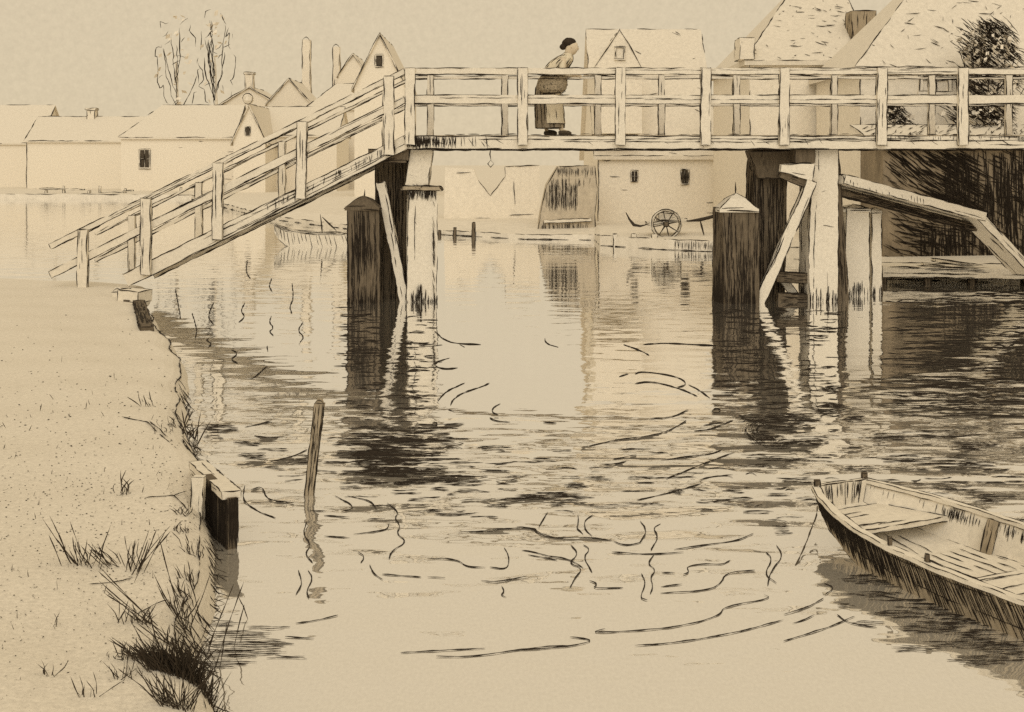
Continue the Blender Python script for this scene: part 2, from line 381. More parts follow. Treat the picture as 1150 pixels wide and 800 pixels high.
for _ in range(90):        # hatching that darkens the near boat's reflection
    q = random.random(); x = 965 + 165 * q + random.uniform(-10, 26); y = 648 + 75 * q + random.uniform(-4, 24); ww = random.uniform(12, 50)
    rip_refl([(x, y), (x + ww * .5, y + random.uniform(-2, 2)), (x + ww, y + random.uniform(-1, 2))], random.uniform(.4, .7))
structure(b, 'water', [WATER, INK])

# ------------------------------------------------------------------ the footbridge
YN, YF = 21.54, 23.1
R1 = .78 * YN * U                       # an inked line on the bridge
X_ = V((1, 0, 0)); Y_ = V((0, 1, 0)); Z_ = V((0, 0, 1))
bridge = thing('footbridge', 'wooden footbridge on timber piles with pale railings and a sloping approach over the canal', 'bridge', (P(455, 168, YN).x, YN, 0))
XL, XR = XX(457, YN), XX(1290, YN)
ztop, zbot = ZZ(152, YN), ZZ(167.5, YN)
slope = -.492                                   # rise per metre of the approach
# deck
b = MB()
n = 60
for i in range(n):
    x0 = XL + (XR - XL) * i / n; x1 = XL + (XR - XL) * (i + 1) / n - .012
    b.add([(x0, YN + .04, ztop - .06), (x1, YN + .04, ztop - .06), (x1, YF - .04, ztop - .06), (x0, YF - .04, ztop - .06), (x0, YN + .04, ztop), (x1, YN + .04, ztop), (x1, YF - .04, ztop), (x0, YF - .04, ztop)],
          [(0, 3, 2, 1), (4, 5, 6, 7), (0, 1, 5, 4), (1, 2, 6, 5), (2, 3, 7, 6), (3, 0, 4, 7)])
    if random.random() < .75: b.stroke([(x0, YN - .01, ztop + .012), (x1 - random.uniform(0, .06), YN - .01, ztop + .012)], R1 * 1.15)
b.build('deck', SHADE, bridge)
XE = XX(142, YN)
def ramp_z(x, z0): return z0 + (x - XL) * -slope
b = MB(); n = 34
for i in range(n):
    x1 = XL - .02 - (XL - XE) * i / n; x0 = XL - .02 - (XL - XE) * (i + 1) / n + .012
    za, zb = ramp_z(x0, ztop), ramp_z(x1, ztop)
    b.add([(x0, YN + .04, za - .06), (x1, YN + .04, zb - .06), (x1, YF - .04, zb - .06), (x0, YF - .04, za - .06), (x0, YN + .04, za), (x1, YN + .04, zb), (x1, YF - .04, zb), (x0, YF - .04, za)],
          [(0, 3, 2, 1), (4, 5, 6, 7), (0, 1, 5, 4), (1, 2, 6, 5), (2, 3, 7, 6), (3, 0, 4, 7)])
    if random.random() < .6: b.stroke([(x0, YN - .02, za + .012), (x1, YN - .02, zb + .012)], R1 * 1.1)
b.build('ramp_deck', WOOD, bridge)
for Y, cnt in ((YN, 1), (YF, 0)):
    b = MB()
    b.beam((XL, Y, (ztop + zbot) / 2 - .01), (XR, Y, (ztop + zbot) / 2 - .01), .09, ztop - zbot - .02, Y_, R1 * 1.2, gap=.05, grain=[4, 9, 4, 9], wob=.01)
    b.stroke([(XL, Y - .05, zbot), (XR, Y - .05, zbot)], R1 * 1.3, gap=.05)
    # worn, stained corner of the beam next to the ramp
    for i in range(150 if cnt else 0):
        x = XL + .02 + abs(random.gauss(0, .38))
        b.stroke([(x, Y - .048, ztop - random.uniform(.01, .05)), (x + random.uniform(-.03, .03), Y - .048, zbot + random.uniform(0, .07))], R1 * .85)
    for i in range(60 if cnt else 0):
        x = random.uniform(XX(985, YN), XX(1150, YN)); b.stroke([(x, Y - .048, ztop - .02), (x, Y - .048, ztop - random.uniform(.03, .11))], R1 * .8)
    for i in range(26):
        x = random.uniform(XL, XR); b.stroke([(x, Y - .048, ztop - random.uniform(.05, .12)), (x + random.uniform(.05, .2), Y - .048, zbot + random.uniform(.02, .1))], R1 * .65)
    b.build('edge_beam', WOOD, bridge)
    b = MB()
    za, zb = ramp_z(XE, (ztop + zbot) / 2), (ztop + zbot) / 2
    b.beam((XE, Y, za), (XL - .01, Y, zb), .09, (ztop - zbot) * .95, Y_, R1 * 1.1, gap=.1, grain=[8, 12, 8, 12], wob=.012)
    for i in range(46 if cnt else 14):
        q = random.choice((.86, .62, .74, .93, .55)) + random.gauss(0, .03); q = min(.98, q); x = XE + (XL - XE) * q
        b.stroke([(x, Y - .05, ramp_z(x, ztop) - .03), (x + random.uniform(-.03, .03), Y - .05, ramp_z(x, ztop) - random.uniform(.08, .2))], R1 * .8)
    b.build('ramp_beam', WOOD, bridge)
# hand rails
ZT, ZM = ZZ(80.5, YN), ZZ(112, YN)
for Y, hh, mm in ((YN, .105, .145), (YF, .05, .075)):
    for nm, z, h in (('handrail', ZT, hh), ('middle_rail', ZM, mm)):
        b = MB(); b.beam((XL - .02, Y - .045, z), (XR, Y - .045, z), .06 if nm != 'handrail' else .10, h, Y_, R1, gap=.10, grain=[1, 3, 1, 3], wob=.015); b.build(nm, WOOD, bridge)
        b = MB(); xe = XX(58 if Y == YN else 75, YN)
        b.beam((xe, Y - .045, ramp_z(xe, z)), (XL - .03, Y - .045, z), .06 if nm != 'handrail' else .10, h * .85, Y_, R1, gap=.25, grain=[1, 3, 1, 3], wob=.015)
        b.build('ramp_' + nm, WOOD, bridge)
# posts
def post(px, Y, zlo, zhi, w, lean=0, mat=WOOD, g=3):
    x = XX(px, Y); b = MB()
    b.beam((x, Y - .10, zlo), (x + lean, Y - .10, zhi), w, .09, X_, R1 * (1 if Y == YN else .9), gap=.06, grain=g, wob=.03)
    b.build('rail_post', mat, bridge)
for px in (461, 587, 696, 791, 879, 988, 1079, 1172, 1262): post(px, YN, ztop - .17, ZZ(77, YN), .165, random.uniform(-.01, .01))
for px in (484, 567, 671, 742, 826, 935, 1044, 1130, 1215): post(px, YF, ztop - .05, ZZ(78, YN), .115, g=1)
for px in (438, 339, 246, 166, 95):
    x = XX(px, YN); post(px, YN, max(ramp_z(x, ztop) - .2, .2), ramp_z(x, ZZ(76, YN)) - (.02 if px > 400 else .05), .165, random.uniform(-.01, .03))
for px in (434, 318, 225, 150):
    x = XX(px, YF); post(px, YF, max(ramp_z(x, ztop), .2), ramp_z(x, ZZ(80, YN)), .12, g=1)
# left pier
def pile(px0, px1, Y, ptop, mat, g, lean=0, zlo=-1.0, gap=.04, dp=None, name='pile', cross=0, band=None, tw=.12):
    w = (px1 - px0) * Y * U; x = XX((px0 + px1) / 2, Y); zt = ZZ(ptop, Y); d = dp or w
    b = MB(); rings = b.beam((x, Y + d / 2, zlo), (x + lean, Y + d / 2, zt), w, d, V((1, tw, 0)), R1 * 1.05, gap=gap, grain=g * (2 if mat is TAR_SHADE else 1), wob=.035, cross=cross, hatch=((0, .7), (.12, .5)) if mat is TAR_SHADE else None)
    if band:                                # wet, weedy skirt at the water line
        for _ in range(band):
            an = random.choice(((-1, 0), (1, 0), (0, -1), (0, -1), (0, -1))); u = random.uniform(-.48, .48)
            px_, py_ = (u * w, -d / 2 - .01) if an[1] else (an[0] * (w / 2 + .01), u * d)
            h = random.uniform(.04, .34) * (1 - abs(u))
            q = V((px_, py_, 0)); ang = math.atan2(tw, 1); q = Matrix.Rotation(ang, 3, 'Z') @ q
            b.stroke([V((x, Y + d / 2, -.02)) + q, V((x + lean * .1, Y + d / 2, h)) + q], R1 * 1.1)
    return b, x, zt, w, d
b, x, zt, w, d = pile(420, 456, 22.3, 169, TAR_SHADE, 30, tw=.05); b.build('pile', TAR_SHADE, bridge)
b, x, zt, w, d = pile(455, 488, 21.62, 214, WOOD, [1, 8, 2, 5], band=60, lean=.03)
b.stroke([(x - .1, YN - .05 + .12, 1.4), (x - .06, YN + .09, 1.36), (x - .06, YN + .09, 1.2), (x - .1, YN + .09, 1.18)], R1 * 1.3)
for _ in range(70):
    u = random.uniform(-.48, .48); yy = 21.62 - .02 + .12 * u * w
    b.stroke([(x + .03 + u * w, yy, zt), (x + .03 + u * w + random.uniform(-.02, .02), yy, zt - random.uniform(.04, .2))], R1)  # hatching drawn on the pile for the shade under its cap
for _ in range(20):
    q = random.uniform(.1, .9); zz = 2.0 * q; b.stroke([(x + w * .44, 21.6, zz), (x + w * .5, 21.62, zz - random.uniform(.1, .3))], R1 * .8)
b.build('pile', WOOD, bridge)
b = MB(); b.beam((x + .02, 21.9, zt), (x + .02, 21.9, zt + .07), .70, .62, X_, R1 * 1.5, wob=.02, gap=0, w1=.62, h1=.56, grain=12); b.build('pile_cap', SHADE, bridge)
b = MB(); b.beam((x - .05, 21.9, zt + .07), (x + .02, 21.9, zbot), .40, .42, X_, R1 * 1.1, wob=.05, gap=.05, grain=[3, 4, 3, 5], cross=3); b.build('post', WOOD, bridge)
b = MB(); b.beam(P(428, 205, 21.9), P(457, 352, 21.75), .16, .16, X_, R1 * 1.1, gap=.05, grain=5, wob=.04); b.build('brace', WOOD, bridge)
b = MB(); b.beam((XX(418, 22.2), YN + .12, zbot - .1), (XX(418, 22.2) + .7, YN + .12, zbot - .1), .14, .2, Y_, R1, grain=12); b.build('cross_beam', TAR_SHADE, bridge)
b = MB(); b.beam((XX(446, YN), YN + .05, zbot - .12), (XX(446, YN), YF + .1, zbot - .12), .3, .24, X_, R1, grain=10); b.build('cross_beam', TAR_SHADE, bridge)
# right pier
b, x, zt, w, d = pile(846, 882, 22.2, 168, TAR_SHADE, 34, tw=.05); b.build('pile', TAR_SHADE, bridge)
b = MB(); b.beam(P(868, 170, 22.2), P(868, 200, 22.2), .95, .4, X_, R1, w1=.6, grain=24); b.build('corbel', TAR_SHADE, bridge)
b, x, zt, w, d = pile(906, 939, 21.7, 168, WOOD, [3, 7, 3, 6], band=60, lean=.02, cross=4); b.build('pile', WOOD, bridge)
b = MB(); b.beam(P(934, 170, 22.0), P(946, 347, 22.0), .2, .2, X_, R1, grain=14); b.build('pile', TAR_SHADE, bridge)
b = MB(); b.beam(P(876, 189, 21.5), P(912, 194, 21.5), .14, .14, Z_, R1 * 1.1, grain=[1, 2, 1, 6], w1=.3, h1=.2, wob=.03)
b.beam(P(876, 196, 21.52), P(908, 207, 21.52), .10, .13, Z_, R1, mat=2, grain=9, w1=.18); b.build('cross_beam', [WOOD, INK, TAR_SHADE], bridge)  # lower dark beam stands in for the cross beam's shaded underside
b = MB(); b.beam(P(911, 203, 21.5), P(850, 345, 21.5), .17, .17, X_, R1 * 1.1, gap=.05, grain=[3, 8, 3, 6], wob=.04); b.build('brace', WOOD, bridge)
for py in (311, 334): 
    b = MB(); b.beam(P(872, py, 21.85), P(914, py + 2, 21.85), .17, .15, Z_, R1 * 1.1, grain=16, wob=.05); b.build('cross_beam', TAR_SHADE, bridge)
b = MB(); b.beam((XX(905, YN), YN + .05, zbot - .12), (XX(905, YN), YF + .1, zbot - .12), .34, .24, X_, R1, grain=10); b.build('cross_beam', TAR_SHADE, bridge)
b = MB(); b.beam(P(844, 236, 21.75), P(846, 352, 21.75), .11, .11, X_, R1, grain=2, gap=.05); b.build('post', WOOD, bridge)
b = MB(); b.beam(P(868, 300, 22.05), P(908, 352, 22.05), .13, .12, X_, R1, grain=3, gap=.05); b.build('brace', WOOD, bridge)
# hook with a ring under the beam
b = MB(); hx = XX(551, YN)
b.stroke([(hx, YN - .02, zbot + .02), (hx - .015, YN - .03, zbot - .1), (hx + .01, YN - .03, zbot - .2)], .022, jit=.006, mat=0)
b.stroke([(hx + .055 * math.cos(a), YN - .03, zbot - .255 + .06 * math.sin(a)) for a in [i * .42 for i in range(16)]], .016, jit=.004, mat=0)
b.build('hook', IRON, bridge)

# free standing guard piles with pointed caps
def guard(px0, px1, Y, ptop, label, mat, g, peak, capmat, grp=None, band=30, dp=None):
    b, x, zt, w, d = pile(px0, px1, Y, ptop, mat, g, band=band, dp=dp, gap=.02)
    th = thing('guard_pile', label, 'pile', (x, Y + d / 2, 0), grp)
    b.build('shaft', mat, th)
    b = MB(); o = w * .55
    c = V((x, Y + d / 2, zt)); base = [c + V((sx * o, sy * o, -.02)) for sx, sy in ((-1, -1), (1, -1), (1, 1), (-1, 1))]
    mid = [c + V((sx * o * .45, sy * o * .45, peak * .38)) for sx, sy in ((-1, -1), (1, -1), (1, 1), (-1, 1))]
    tip = c + V((0, 0, peak * .6))
    vs = [p - V((0, 0, .05)) for p in base] + base + mid + [tip]
    fs = [(3, 2, 1, 0)] + [(i, (i + 1) % 4, 4 + (i + 1) % 4, 4 + i) for i in range(4)] + [(4 + i, 4 + (i + 1) % 4, 8 + (i + 1) % 4, 8 + i) for i in range(4)] + [(8 + i, 8 + (i + 1) % 4, 12) for i in range(4)]
    b.add(vs, fs)
    for i in range(4):
        b.stroke([base[i] - V((0, 0, .03)), base[(i + 1) % 4] - V((0, 0, .03))], R1 * 1.5)
        b.stroke([base[i], mid[i], tip], R1)
    b.stroke([tip - V((0, 0, .08)), tip + V((0, 0, peak * .2)), tip + V((0, 0, peak * .45))], R1 * 2.6, taper=.9)
    b.build('cap', capmat, th)
    return th
guard(389, 424, 21.4, 232, 'dark hatched guard pile left of the bridge pier, with a pointed cap', TAR_SHADE, 52, .3, TAR_SHADE, 'guard piles beside the bridge piers')
guard(810, 850, 21.3, 234, 'dark hatched guard pile with a pale pointed cap beside the cart quay', TAR_SHADE, 56, .42, WOOD, 'guard piles beside the bridge piers')
guard(948, 976, 22.6, 234, 'pale mooring pile with an iron hook, standing right of the bridge pier', WOOD, [2, 3, 2, 4], .1, WOOD, None, 30)
guard(978, 990, 22.8, 236, 'thin pale mooring post closest to the boathouse quay', WOOD, [1, 2, 1, 2], .06, WOOD, None, 14)

# gangway from the pier down to the landing
gw = thing('gangway', 'sloping timber gangway with cross cleats, leading from the pier down to the landing', 'gangway', P(1010, 230, 22.6))
b = MB(); A = P(936, 201, 22.0); B = P(1094, 243, 23.2)
b.beam(A, B, .16, .62, Z_, R1 * 1.1, gap=.04, grain=[1, 2, 1, 2], wob=.015, ends=True)
for i in range(26):
    q = .03 + i * .022; p = A.lerp(B, q); b.stroke([p + V((0, -.32, .09)), p + V((.02, -.33, -.04 + random.uniform(-.04, .03)))], R1)
    b.stroke([p + V((0, -.3, .085)), p + V((.02, .3, .085))], R1)
b.build('plank', WOOD, gw)
b = MB(); b.beam(P(936, 214, 22.1), P(1094, 256, 23.3), .12, .18, Z_, R1, grain=60, wob=.03); b.build('shaded_underside', TAR_SHADE, gw)  # dark strip added as the shaded underside of the gangway
b = MB(); b.beam(P(1088, 240, 23.1), P(1150, 305, 23.6), .16, .5, Z_, R1 * 1.1, grain=[2, 4, 5, 4], wob=.02); b.build('lower_plank', WOOD, gw)

# ------------------------------------------------------------------ stakes and revetment on the near bank
def stake(pts, w, label, name='mooring_stake', mat=WOOD, g=4, cat='stake', D=None, grp=None):
    b = MB(); r = .8 * pts[0].y * U
    b.beam(pts[0], pts[1], w, w * .9, X_, r, w1=w * 1.1, grain=g, wob=.06, gap=.02)
    t = pts[1]
    b.stroke([t + V((-w * .5, -w * .45, 0)), t + V((-w * .22, -w * .45, w * .5)), t + V((w * .22, -w * .45, w * .5)), t + V((w * .5, -w * .45, 0))], r)
    b.add([t + V((a * w * .5, c * w * .45, -.005)) for a, c in ((-1, -1), (1, -1), (1, 1), (-1, 1))] + [t + V((a * w * .3, c * w * .28, w * .5)) for a, c in ((-1, -1), (1, -1), (1, 1), (-1, 1))],
          [(i, (i + 1) % 4, 4 + (i + 1) % 4, 4 + i) for i in range(4)] + [(4, 5, 6, 7)])
    return solo(b, name, mat, label, cat, grp)
D = DW(556); p0 = P(344, 585, D); stake([p0, P(359, 453, D)], .06, 'leaning round topped mooring stake standing in the water near the grassy bank', g=[16, 20, 16, 18], mat=SHADE)
stake([P(136, 372, 20.0), P(133, 328, 20.0)], .15, 'short worn stake driven in beside the foot of the bridge ramp', g=[1, 2, 1, 1])
ab = thing('ramp_footing', 'squared timber sill block under the lower end of the bridge ramp', 'footing', P(150, 340, 21))
b = MB(); b.beam(P(140, 331, 19.6), P(163, 333, 19.5), .18, .4, Z_, R1, grain=1); b.build('sill', WOOD, ab)
b = MB(); b.beam(P(140, 341, 19.4), P(160, 342, 19.4), .12, .1, Z_, R1, grain=16); b.build('shaded_underside', TAR_SHADE, ab)  # dark strip added as the shade under the sill block
b = MB(); b.beam(P(156, 342, 19.0), P(165, 373, 16.0), .17, .12, X_, R1, grain=24); b.build('recess_shade', TAR_SHADE, ab)  # dark plank shape added for the shaded recess beneath the sill

rv = thing('bank_revetment', 'boarded timber revetment with a round topped post at the edge of the grassy bank', 'revetment', G(240, 580, 0))
Dp = DW(600, .05)
b = MB(); b.beam(P(222, 592, 7.9), P(223, 535, 7.9), .075, .07, X_, .8 * 7.9 * U, grain=[2, 4, 2, 3], wob=.05, gap=.05); b.build('post', WOOD, rv)
b = MB(); A0, A1 = P(222, 522, 8.75), P(260, 556, 7.75)
b.beam(A0 + V((0, 0, .0)), A1, .05, .12, Z_, .8 * 8 * U, grain=[1, 3, 1, 3], wob=.03, gap=.04); b.build('capping_board', WOOD, rv)
b = MB(); C0, C1 = P(228, 540, 8.2), P(256, 562, 7.72)
vs = [C0 + V((0, 0, -.5)), C1 + V((0, 0, -.5)), C1 + V((0, 0, .01)), C0 + V((0, 0, .04))]; off = V((.05, .03, 0))
b.add(vs + [q + off for q in vs], [(0, 1, 2, 3), (7, 6, 5, 4), (0, 4, 5, 1), (1, 5, 6, 2), (2, 6, 7, 3), (3, 7, 4, 0)])
for i in range(70):
    u = random.random(); a = vs[3].lerp(vs[2], u); c = vs[0].lerp(vs[1], u); o_ = V((-.004, -.006, 0)); b.stroke([a + o_, a.lerp(c, random.uniform(.45, .98)) + o_], .7 * 8 * U)
for i in range(26):
    u = random.random(); a = vs[2].lerp(vs[2] + off, u) + V((.006, 0, 0)); b.stroke([a, a - V((0, 0, random.uniform(.1, .34)))], .7 * 8 * U)
    b.stroke([a + V((0, -.006, 0)), a - V((0, .006, random.uniform(.1, .34)))], .6 * 8 * U)
b.build('boards', TAR_SHADE, rv)

# ------------------------------------------------------------------ grass
b = MB()
def blade(px, py, dx, dy, w=.8, bend=0, z=.26):
    D = DW(py, z); base = V((XX(px, D), D, 0)); base.z = bank_z(base.x, base.y) - .01
    if base.z < -.02: base.z = -.02
    tip = base + V((dx * D * U, random.uniform(-.04, .04), -dy * D * U))
    mid = base.lerp(tip, .55) + V((bend * D * U, 0, abs(bend) * .3 * D * U))
    q = [base, base.lerp(mid, .6), mid, tip]
    b.stroke([base, mid, tip], w * D * U, jit=.2 * D * U, mat=0, taper=.85)
def tuft(px, py, n, spread, h, lean=0, w=.8, wide=10):
    for _ in range(n): 
        a = random.gauss(0, spread) + lean; hh = h * random.uniform(.35, 1.1)
        blade(px + random.uniform(-wide, wide), py + random.uniform(-3, 3), hh * a, -hh, w * random.uniform(.6, 1.1), random.uniform(-4, 4))
for a in ((95, 633, 16, .5, 32, -.3), (85, 632, 4, .3, 55, -.5), (150, 636, 16, .35, 40, .15), (155, 640, 5, .2, 55, .3), (128, 632, 14, .3, 26, -.9), (135, 552, 9, .35, 20, 0), (144, 552, 2, .08, 42, 0), (163, 456, 7, .3, 18, -.4), (215, 462, 12, .5, 28, .2),
          (160, 690, 20, .6, 22, .1), (140, 692, 8, .5, 30, -.1), (215, 610, 12, .3, 24, -.3), (213, 640, 14, .3, 26, -.25), (208, 655, 16, .35, 24, -.3), (200, 474, 12, .3, 12, -.2), (190, 480, 8, .3, 9, 0),
          (150, 737, 26, .5, 22, .2), (130, 737, 10, .5, 10, 0), (190, 748, 90, .6, 36, -.3), (215, 750, 110, .4, 44, -.2), (205, 738, 90, .5, 34, -.2), (192, 712, 26, .5, 26, -.4), (222, 742, 80, .3, 36, .1), (222, 725, 50, .3, 34, 0), (212, 680, 16, .4, 30, -.3), (168, 738, 40, .8, 26, -.8), (200, 668, 12, .5, 22, -.4),
          (205, 590, 16, .4, 14, .1), (210, 572, 16, .5, 12, 0), (235, 600, 8, .3, 18, 0), (185, 750, 50, .6, 40, -.3), (225, 752, 50, .4, 44, -.1), (140, 760, 14, .5, 24, .1), (70, 700, 3, .4, 16, 0), (60, 760, 8, .5, 20, 0), (100, 780, 10, .5, 26, 0), (200, 785, 60, .5, 50, -.2)):
    tuft(*a, wide=18 if a[2] >= 26 else 10)
for p in ((232, 668, 30, -75), (225, 655, -14, -58), (150, 650, 26, -62), (110, 634, 12, -48), (70, 636, -12, -40), (216, 470, 10, -44), (213, 468, -8, -38), (220, 466, 16, -30), (180, 745, -34, -60), (186, 740, -20, -72), (200, 740, 14, -80), (211, 690, -36, -118), (205, 680, -32, -60), (198, 676, -20, -42), (240, 690, 32, -100), (246, 690, 10, -60), (262, 668, 12, -52), (280, 640, -14, -30), (214, 672, 22, -60), (226, 700, 15, -48), (88, 632, -26, -38), (190, 700, -70, -52), (178, 690, -70, -60), (170, 690, -60, -50), (165, 680, -58, -54), (172, 696, -56, -44)):
    blade(p[0], p[1], p[2], p[3], .8, random.uniform(-2, 2))
for _ in range(90):   # thin stubble all over the bank
    px = random.uniform(-40, 205); py = random.uniform(400, 790); blade(px, py, random.uniform(-4, 4), -random.uniform(3, 11), .5)
g = b.build('grass', BLADE); tag(g, 'dry wiry tufts of grass growing along the near bank', 'grass', None, 'stuff')

# ------------------------------------------------------------------ boats
def boat(name, label, origin, ang, prof, parent_labels=None, lw=.8, hatch=110, detail=True, outer=None):
    """prof: stations (s, half width, gunwale z, chine half width, chine z)"""
    th = thing(name, label, 'boat', origin)
    D0 = origin[1]
    ca, sa = math.cos(ang), math.sin(ang)
    def Wd(s, t, z): return V((origin[0] + s * ca - t * sa, origin[1] + s * sa + t * ca, z))
    r = lw * D0 * U
    b = MB(); n = len(prof); k = .022 * (prof[-1][0] / 3.2)
    vs = []
    for s, w, zg, wc, zc in prof:
        vs += [Wd(s, -w, zg), Wd(s, -wc, zc), Wd(s, wc, zc), Wd(s, w, zg), Wd(s, w - k, zg), Wd(s, wc - k * .8, max(zc + k, .022)), Wd(s, -wc + k * .8, max(zc + k, .022)), Wd(s, -w + k, zg)]
    fs = []
    for i in range(n - 1):
        for c in range(8):
            e = (c + 1) % 8; fs.append((i * 8 + c, i * 8 + e, i * 8 + 8 + e, i * 8 + 8 + c))
    o = (n - 1) * 8
    fs += [(0, 1, 6, 7), (1, 2, 5, 6), (2, 3, 4, 5), (o + 7, o + 6, o + 1, o), (o + 6, o + 5, o + 2, o + 1), (o + 5, o + 4, o + 3, o + 2)]
    b.add(vs, fs)
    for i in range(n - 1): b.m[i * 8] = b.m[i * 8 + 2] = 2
    for c, ww in ((0, 1.2), (7, .8), (3, 1.1), (4, .8), (1, 1), (2, 1), (5, .7), (6, .7)): b.stroke([vs[i * 8 + c] for i in range(n)], r * ww, gap=.03)
    # hatching for shade, with board lines, on the outside, a few grain lines inside
    def at(c, q):
        fi = q * (n - 1); i = min(n - 2, int(fi)); return vs[i * 8 + c].lerp(vs[i * 8 + 8 + c], fi - i)
    for side, (c0, c1) in enumerate(((0, 1), (3, 2))):
        for i in range(hatch):
            q = (i + random.random()) / hatch; a, c = at(c0, q), at(c1, min(1, q + .02)); out = V((sa, -ca, 0)) * (.004 if side == 0 else -.004)
            b.stroke([a + out, a.lerp(c, random.uniform(.5, 1)) + out], r * random.uniform(.55, .9), jit=r * .4)
        if detail:
            for u in (.12, .55):
                b.stroke([at(c0, q / 20).lerp(at(c1, q / 20), u) + V((sa, -ca, 0)) * (.004 if side == 0 else -.004) for q in range(21)], r * .8, gap=.1)
    for c0, c1 in ((7, 6), (4, 5)):
        for i in range(hatch // 2):
            q = random.choice((random.random(), random.gauss(.3, .03), random.gauss(.45, .04))) ; q = min(.98, max(.02, q)); a, c = at(c0, q), at(c1, q)
            dr = V((-sa, ca, 0)) * (.004 if c0 == 7 else -.004)
            u = random.uniform(.02, .2); b.stroke([a.lerp(c, u) + dr, a.lerp(c, u + random.uniform(.1, .35)) + dr], r * .6, jit=r * .4)
    for i in range(14 if detail else 3):
        q = random.uniform(.1, .9); u = random.uniform(.1, .9)
        a, c = at(6, q).lerp(at(5, q), u), at(6, min(1, q + .12)).lerp(at(5, min(1, q + .12)), u); b.stroke([a + V((0, 0, .004)), c + V((0, 0, .004))], r * .7)
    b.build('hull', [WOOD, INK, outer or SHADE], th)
    # gunwale
    for c0, c1 in ((0, 7), (3, 4)):
        m = MB(); out = []
        pts = [(vs[i * 8 + c0] + vs[i * 8 + c1]) / 2 + V((0, 0, .008)) for i in range(n)]
        for i in range(n):
            t = (pts[min(n - 1, i + 1)] - pts[max(0, i - 1)]).normalized(); sd = V((t.y, -t.x, 0)) * k * 1.1
            out += [pts[i] - sd - V((0, 0, k * .6)), pts[i] + sd - V((0, 0, k * .6)), pts[i] + sd + V((0, 0, k * .6)), pts[i] - sd + V((0, 0, k * .6))]
        m.add(out, [(i * 4 + c, i * 4 + (c + 1) % 4, i * 4 + 4 + (c + 1) % 4, i * 4 + 4 + c) for i in range(n - 1) for c in range(4)] + [(3, 2, 1, 0), tuple((n - 1) * 4 + c for c in range(4))])
        for c in range(4): m.stroke([out[i * 4 + c] for i in range(n)], r * .75, gap=.08)
        m.build('gunwale', WOOD, th)
    return th, Wd, at, r
ORG = V((2.14, 8.16, 0)); ANG = math.atan2(-.895, .446)
PROF = [(0, .21, .29, .17, .16), (.2, .32, .27, .26, .09), (.45, .42, .25, .35, .03), (.7, .485, .23, .42, -.02), (1.0, .525, .215, .455, -.04), (1.4, .54, .205, .475, -.05), (1.9, .53, .205, .465, -.05), (2.4, .5, .21, .43, -.04), (2.9, .43, .23, .36, -.02), (3.25, .36, .25, .29, .02)]
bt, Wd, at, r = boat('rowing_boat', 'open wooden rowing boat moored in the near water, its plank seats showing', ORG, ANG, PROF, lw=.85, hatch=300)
# transoms at both ends
for s, w, wc, zg, zc in ((.012, .205, .166, .315, .155), (3.24, .352, .29, .27, .025)):
    b = MB(); q = [Wd(s, -w, zg), Wd(s, -wc, zc), Wd(s, wc, zc), Wd(s, w, zg)]; o2 = [p + (Wd(1, 0, 0) - Wd(0, 0, 0)) * .03 for p in q]
    b.add(q + o2, [(0, 1, 2, 3), (7, 6, 5, 4), (0, 4, 5, 1), (1, 5, 6, 2), (2, 6, 7, 3), (3, 7, 4, 0)])
    for i in range(4): b.stroke([q[i], q[(i + 1) % 4]], r); b.stroke([o2[i], o2[(i + 1) % 4]], r)
    for i in range(22):
        u = random.random(); a, c = o2[0].lerp(o2[3], u), o2[1].lerp(o2[2], u); d_ = (Wd(1, 0, 0) - Wd(0, 0, 0)) * .004; b.stroke([a + d_, a.lerp(c, random.uniform(.5, 1)) + d_], r * .75)
        b.stroke([q[0].lerp(q[3], u) - d_, q[1].lerp(q[2], u) - d_], r * .7)
    b.build('transom', WOOD, bt)
for s0, s1, z, k in ((.12, .55, .17, .93), (1.42, 1.7, .14, .93), (2.5, 2.8, .14, .92)):
    b = MB()
    def hw(s):
        for p, q in zip(PROF, PROF[1:]):
            if p[0] <= s <= q[0]:
                t = (s - p[0]) / (q[0] - p[0]); f = lambda i: p[i] + (q[i] - p[i]) * t
                uu = (z - f(4)) / (f(2) - f(4)); return (f(3) + (f(1) - f(3)) * uu) * .95
    q = [Wd(s0, -hw(s0), z), Wd(s1, -hw(s1), z), Wd(s1, hw(s1), z), Wd(s0, hw(s0), z)]; lo = [p - V((0, 0, .03)) for p in q]
    b.add(q + lo, [(0, 1, 2, 3), (7, 6, 5, 4), (0, 4, 5, 1), (1, 5, 6, 2), (2, 6, 7, 3), (3, 7, 4, 0)])
    for i in range(4): b.stroke([q[i], q[(i + 1) % 4]], r); b.stroke([lo[i], lo[(i + 1) % 4]], r)
    for i in range(5):
        u = random.uniform(.1, .9); a, c = q[0].lerp(q[1], u), q[3].lerp(q[2], u); t0 = random.uniform(.05, .5); b.stroke([a.lerp(c, t0) + V((0, 0, .003)), a.lerp(c, t0 + .3) + V((0, 0, .003))], r * .7)
    b.build('seat', WOOD, bt)
for s in (.86, 1.3, 1.85, 2.25):
    for sg in (-1, 1):
        b = MB()
        for p, q in zip(PROF, PROF[1:]):
            if p[0] <= s <= q[0]:
                t = (s - p[0]) / (q[0] - p[0]); f = [p[i] + (q[i] - p[i]) * t for i in range(5)]
        b.beam(Wd(s, sg * (f[3] - .05), f[4] + .04), Wd(s, sg * (f[1] - .045), f[2] - .005), .05, .05, Wd(1, 0, 0) - Wd(0, 0, 0), r, grain=4, wob=.04)
        b.build('rib', SHADE, bt)
b = MB(); q = [Wd(.8, -.32, .05), Wd(2.35, -.36, .05), Wd(2.35, .36, .05), Wd(.8, .32, .05)]
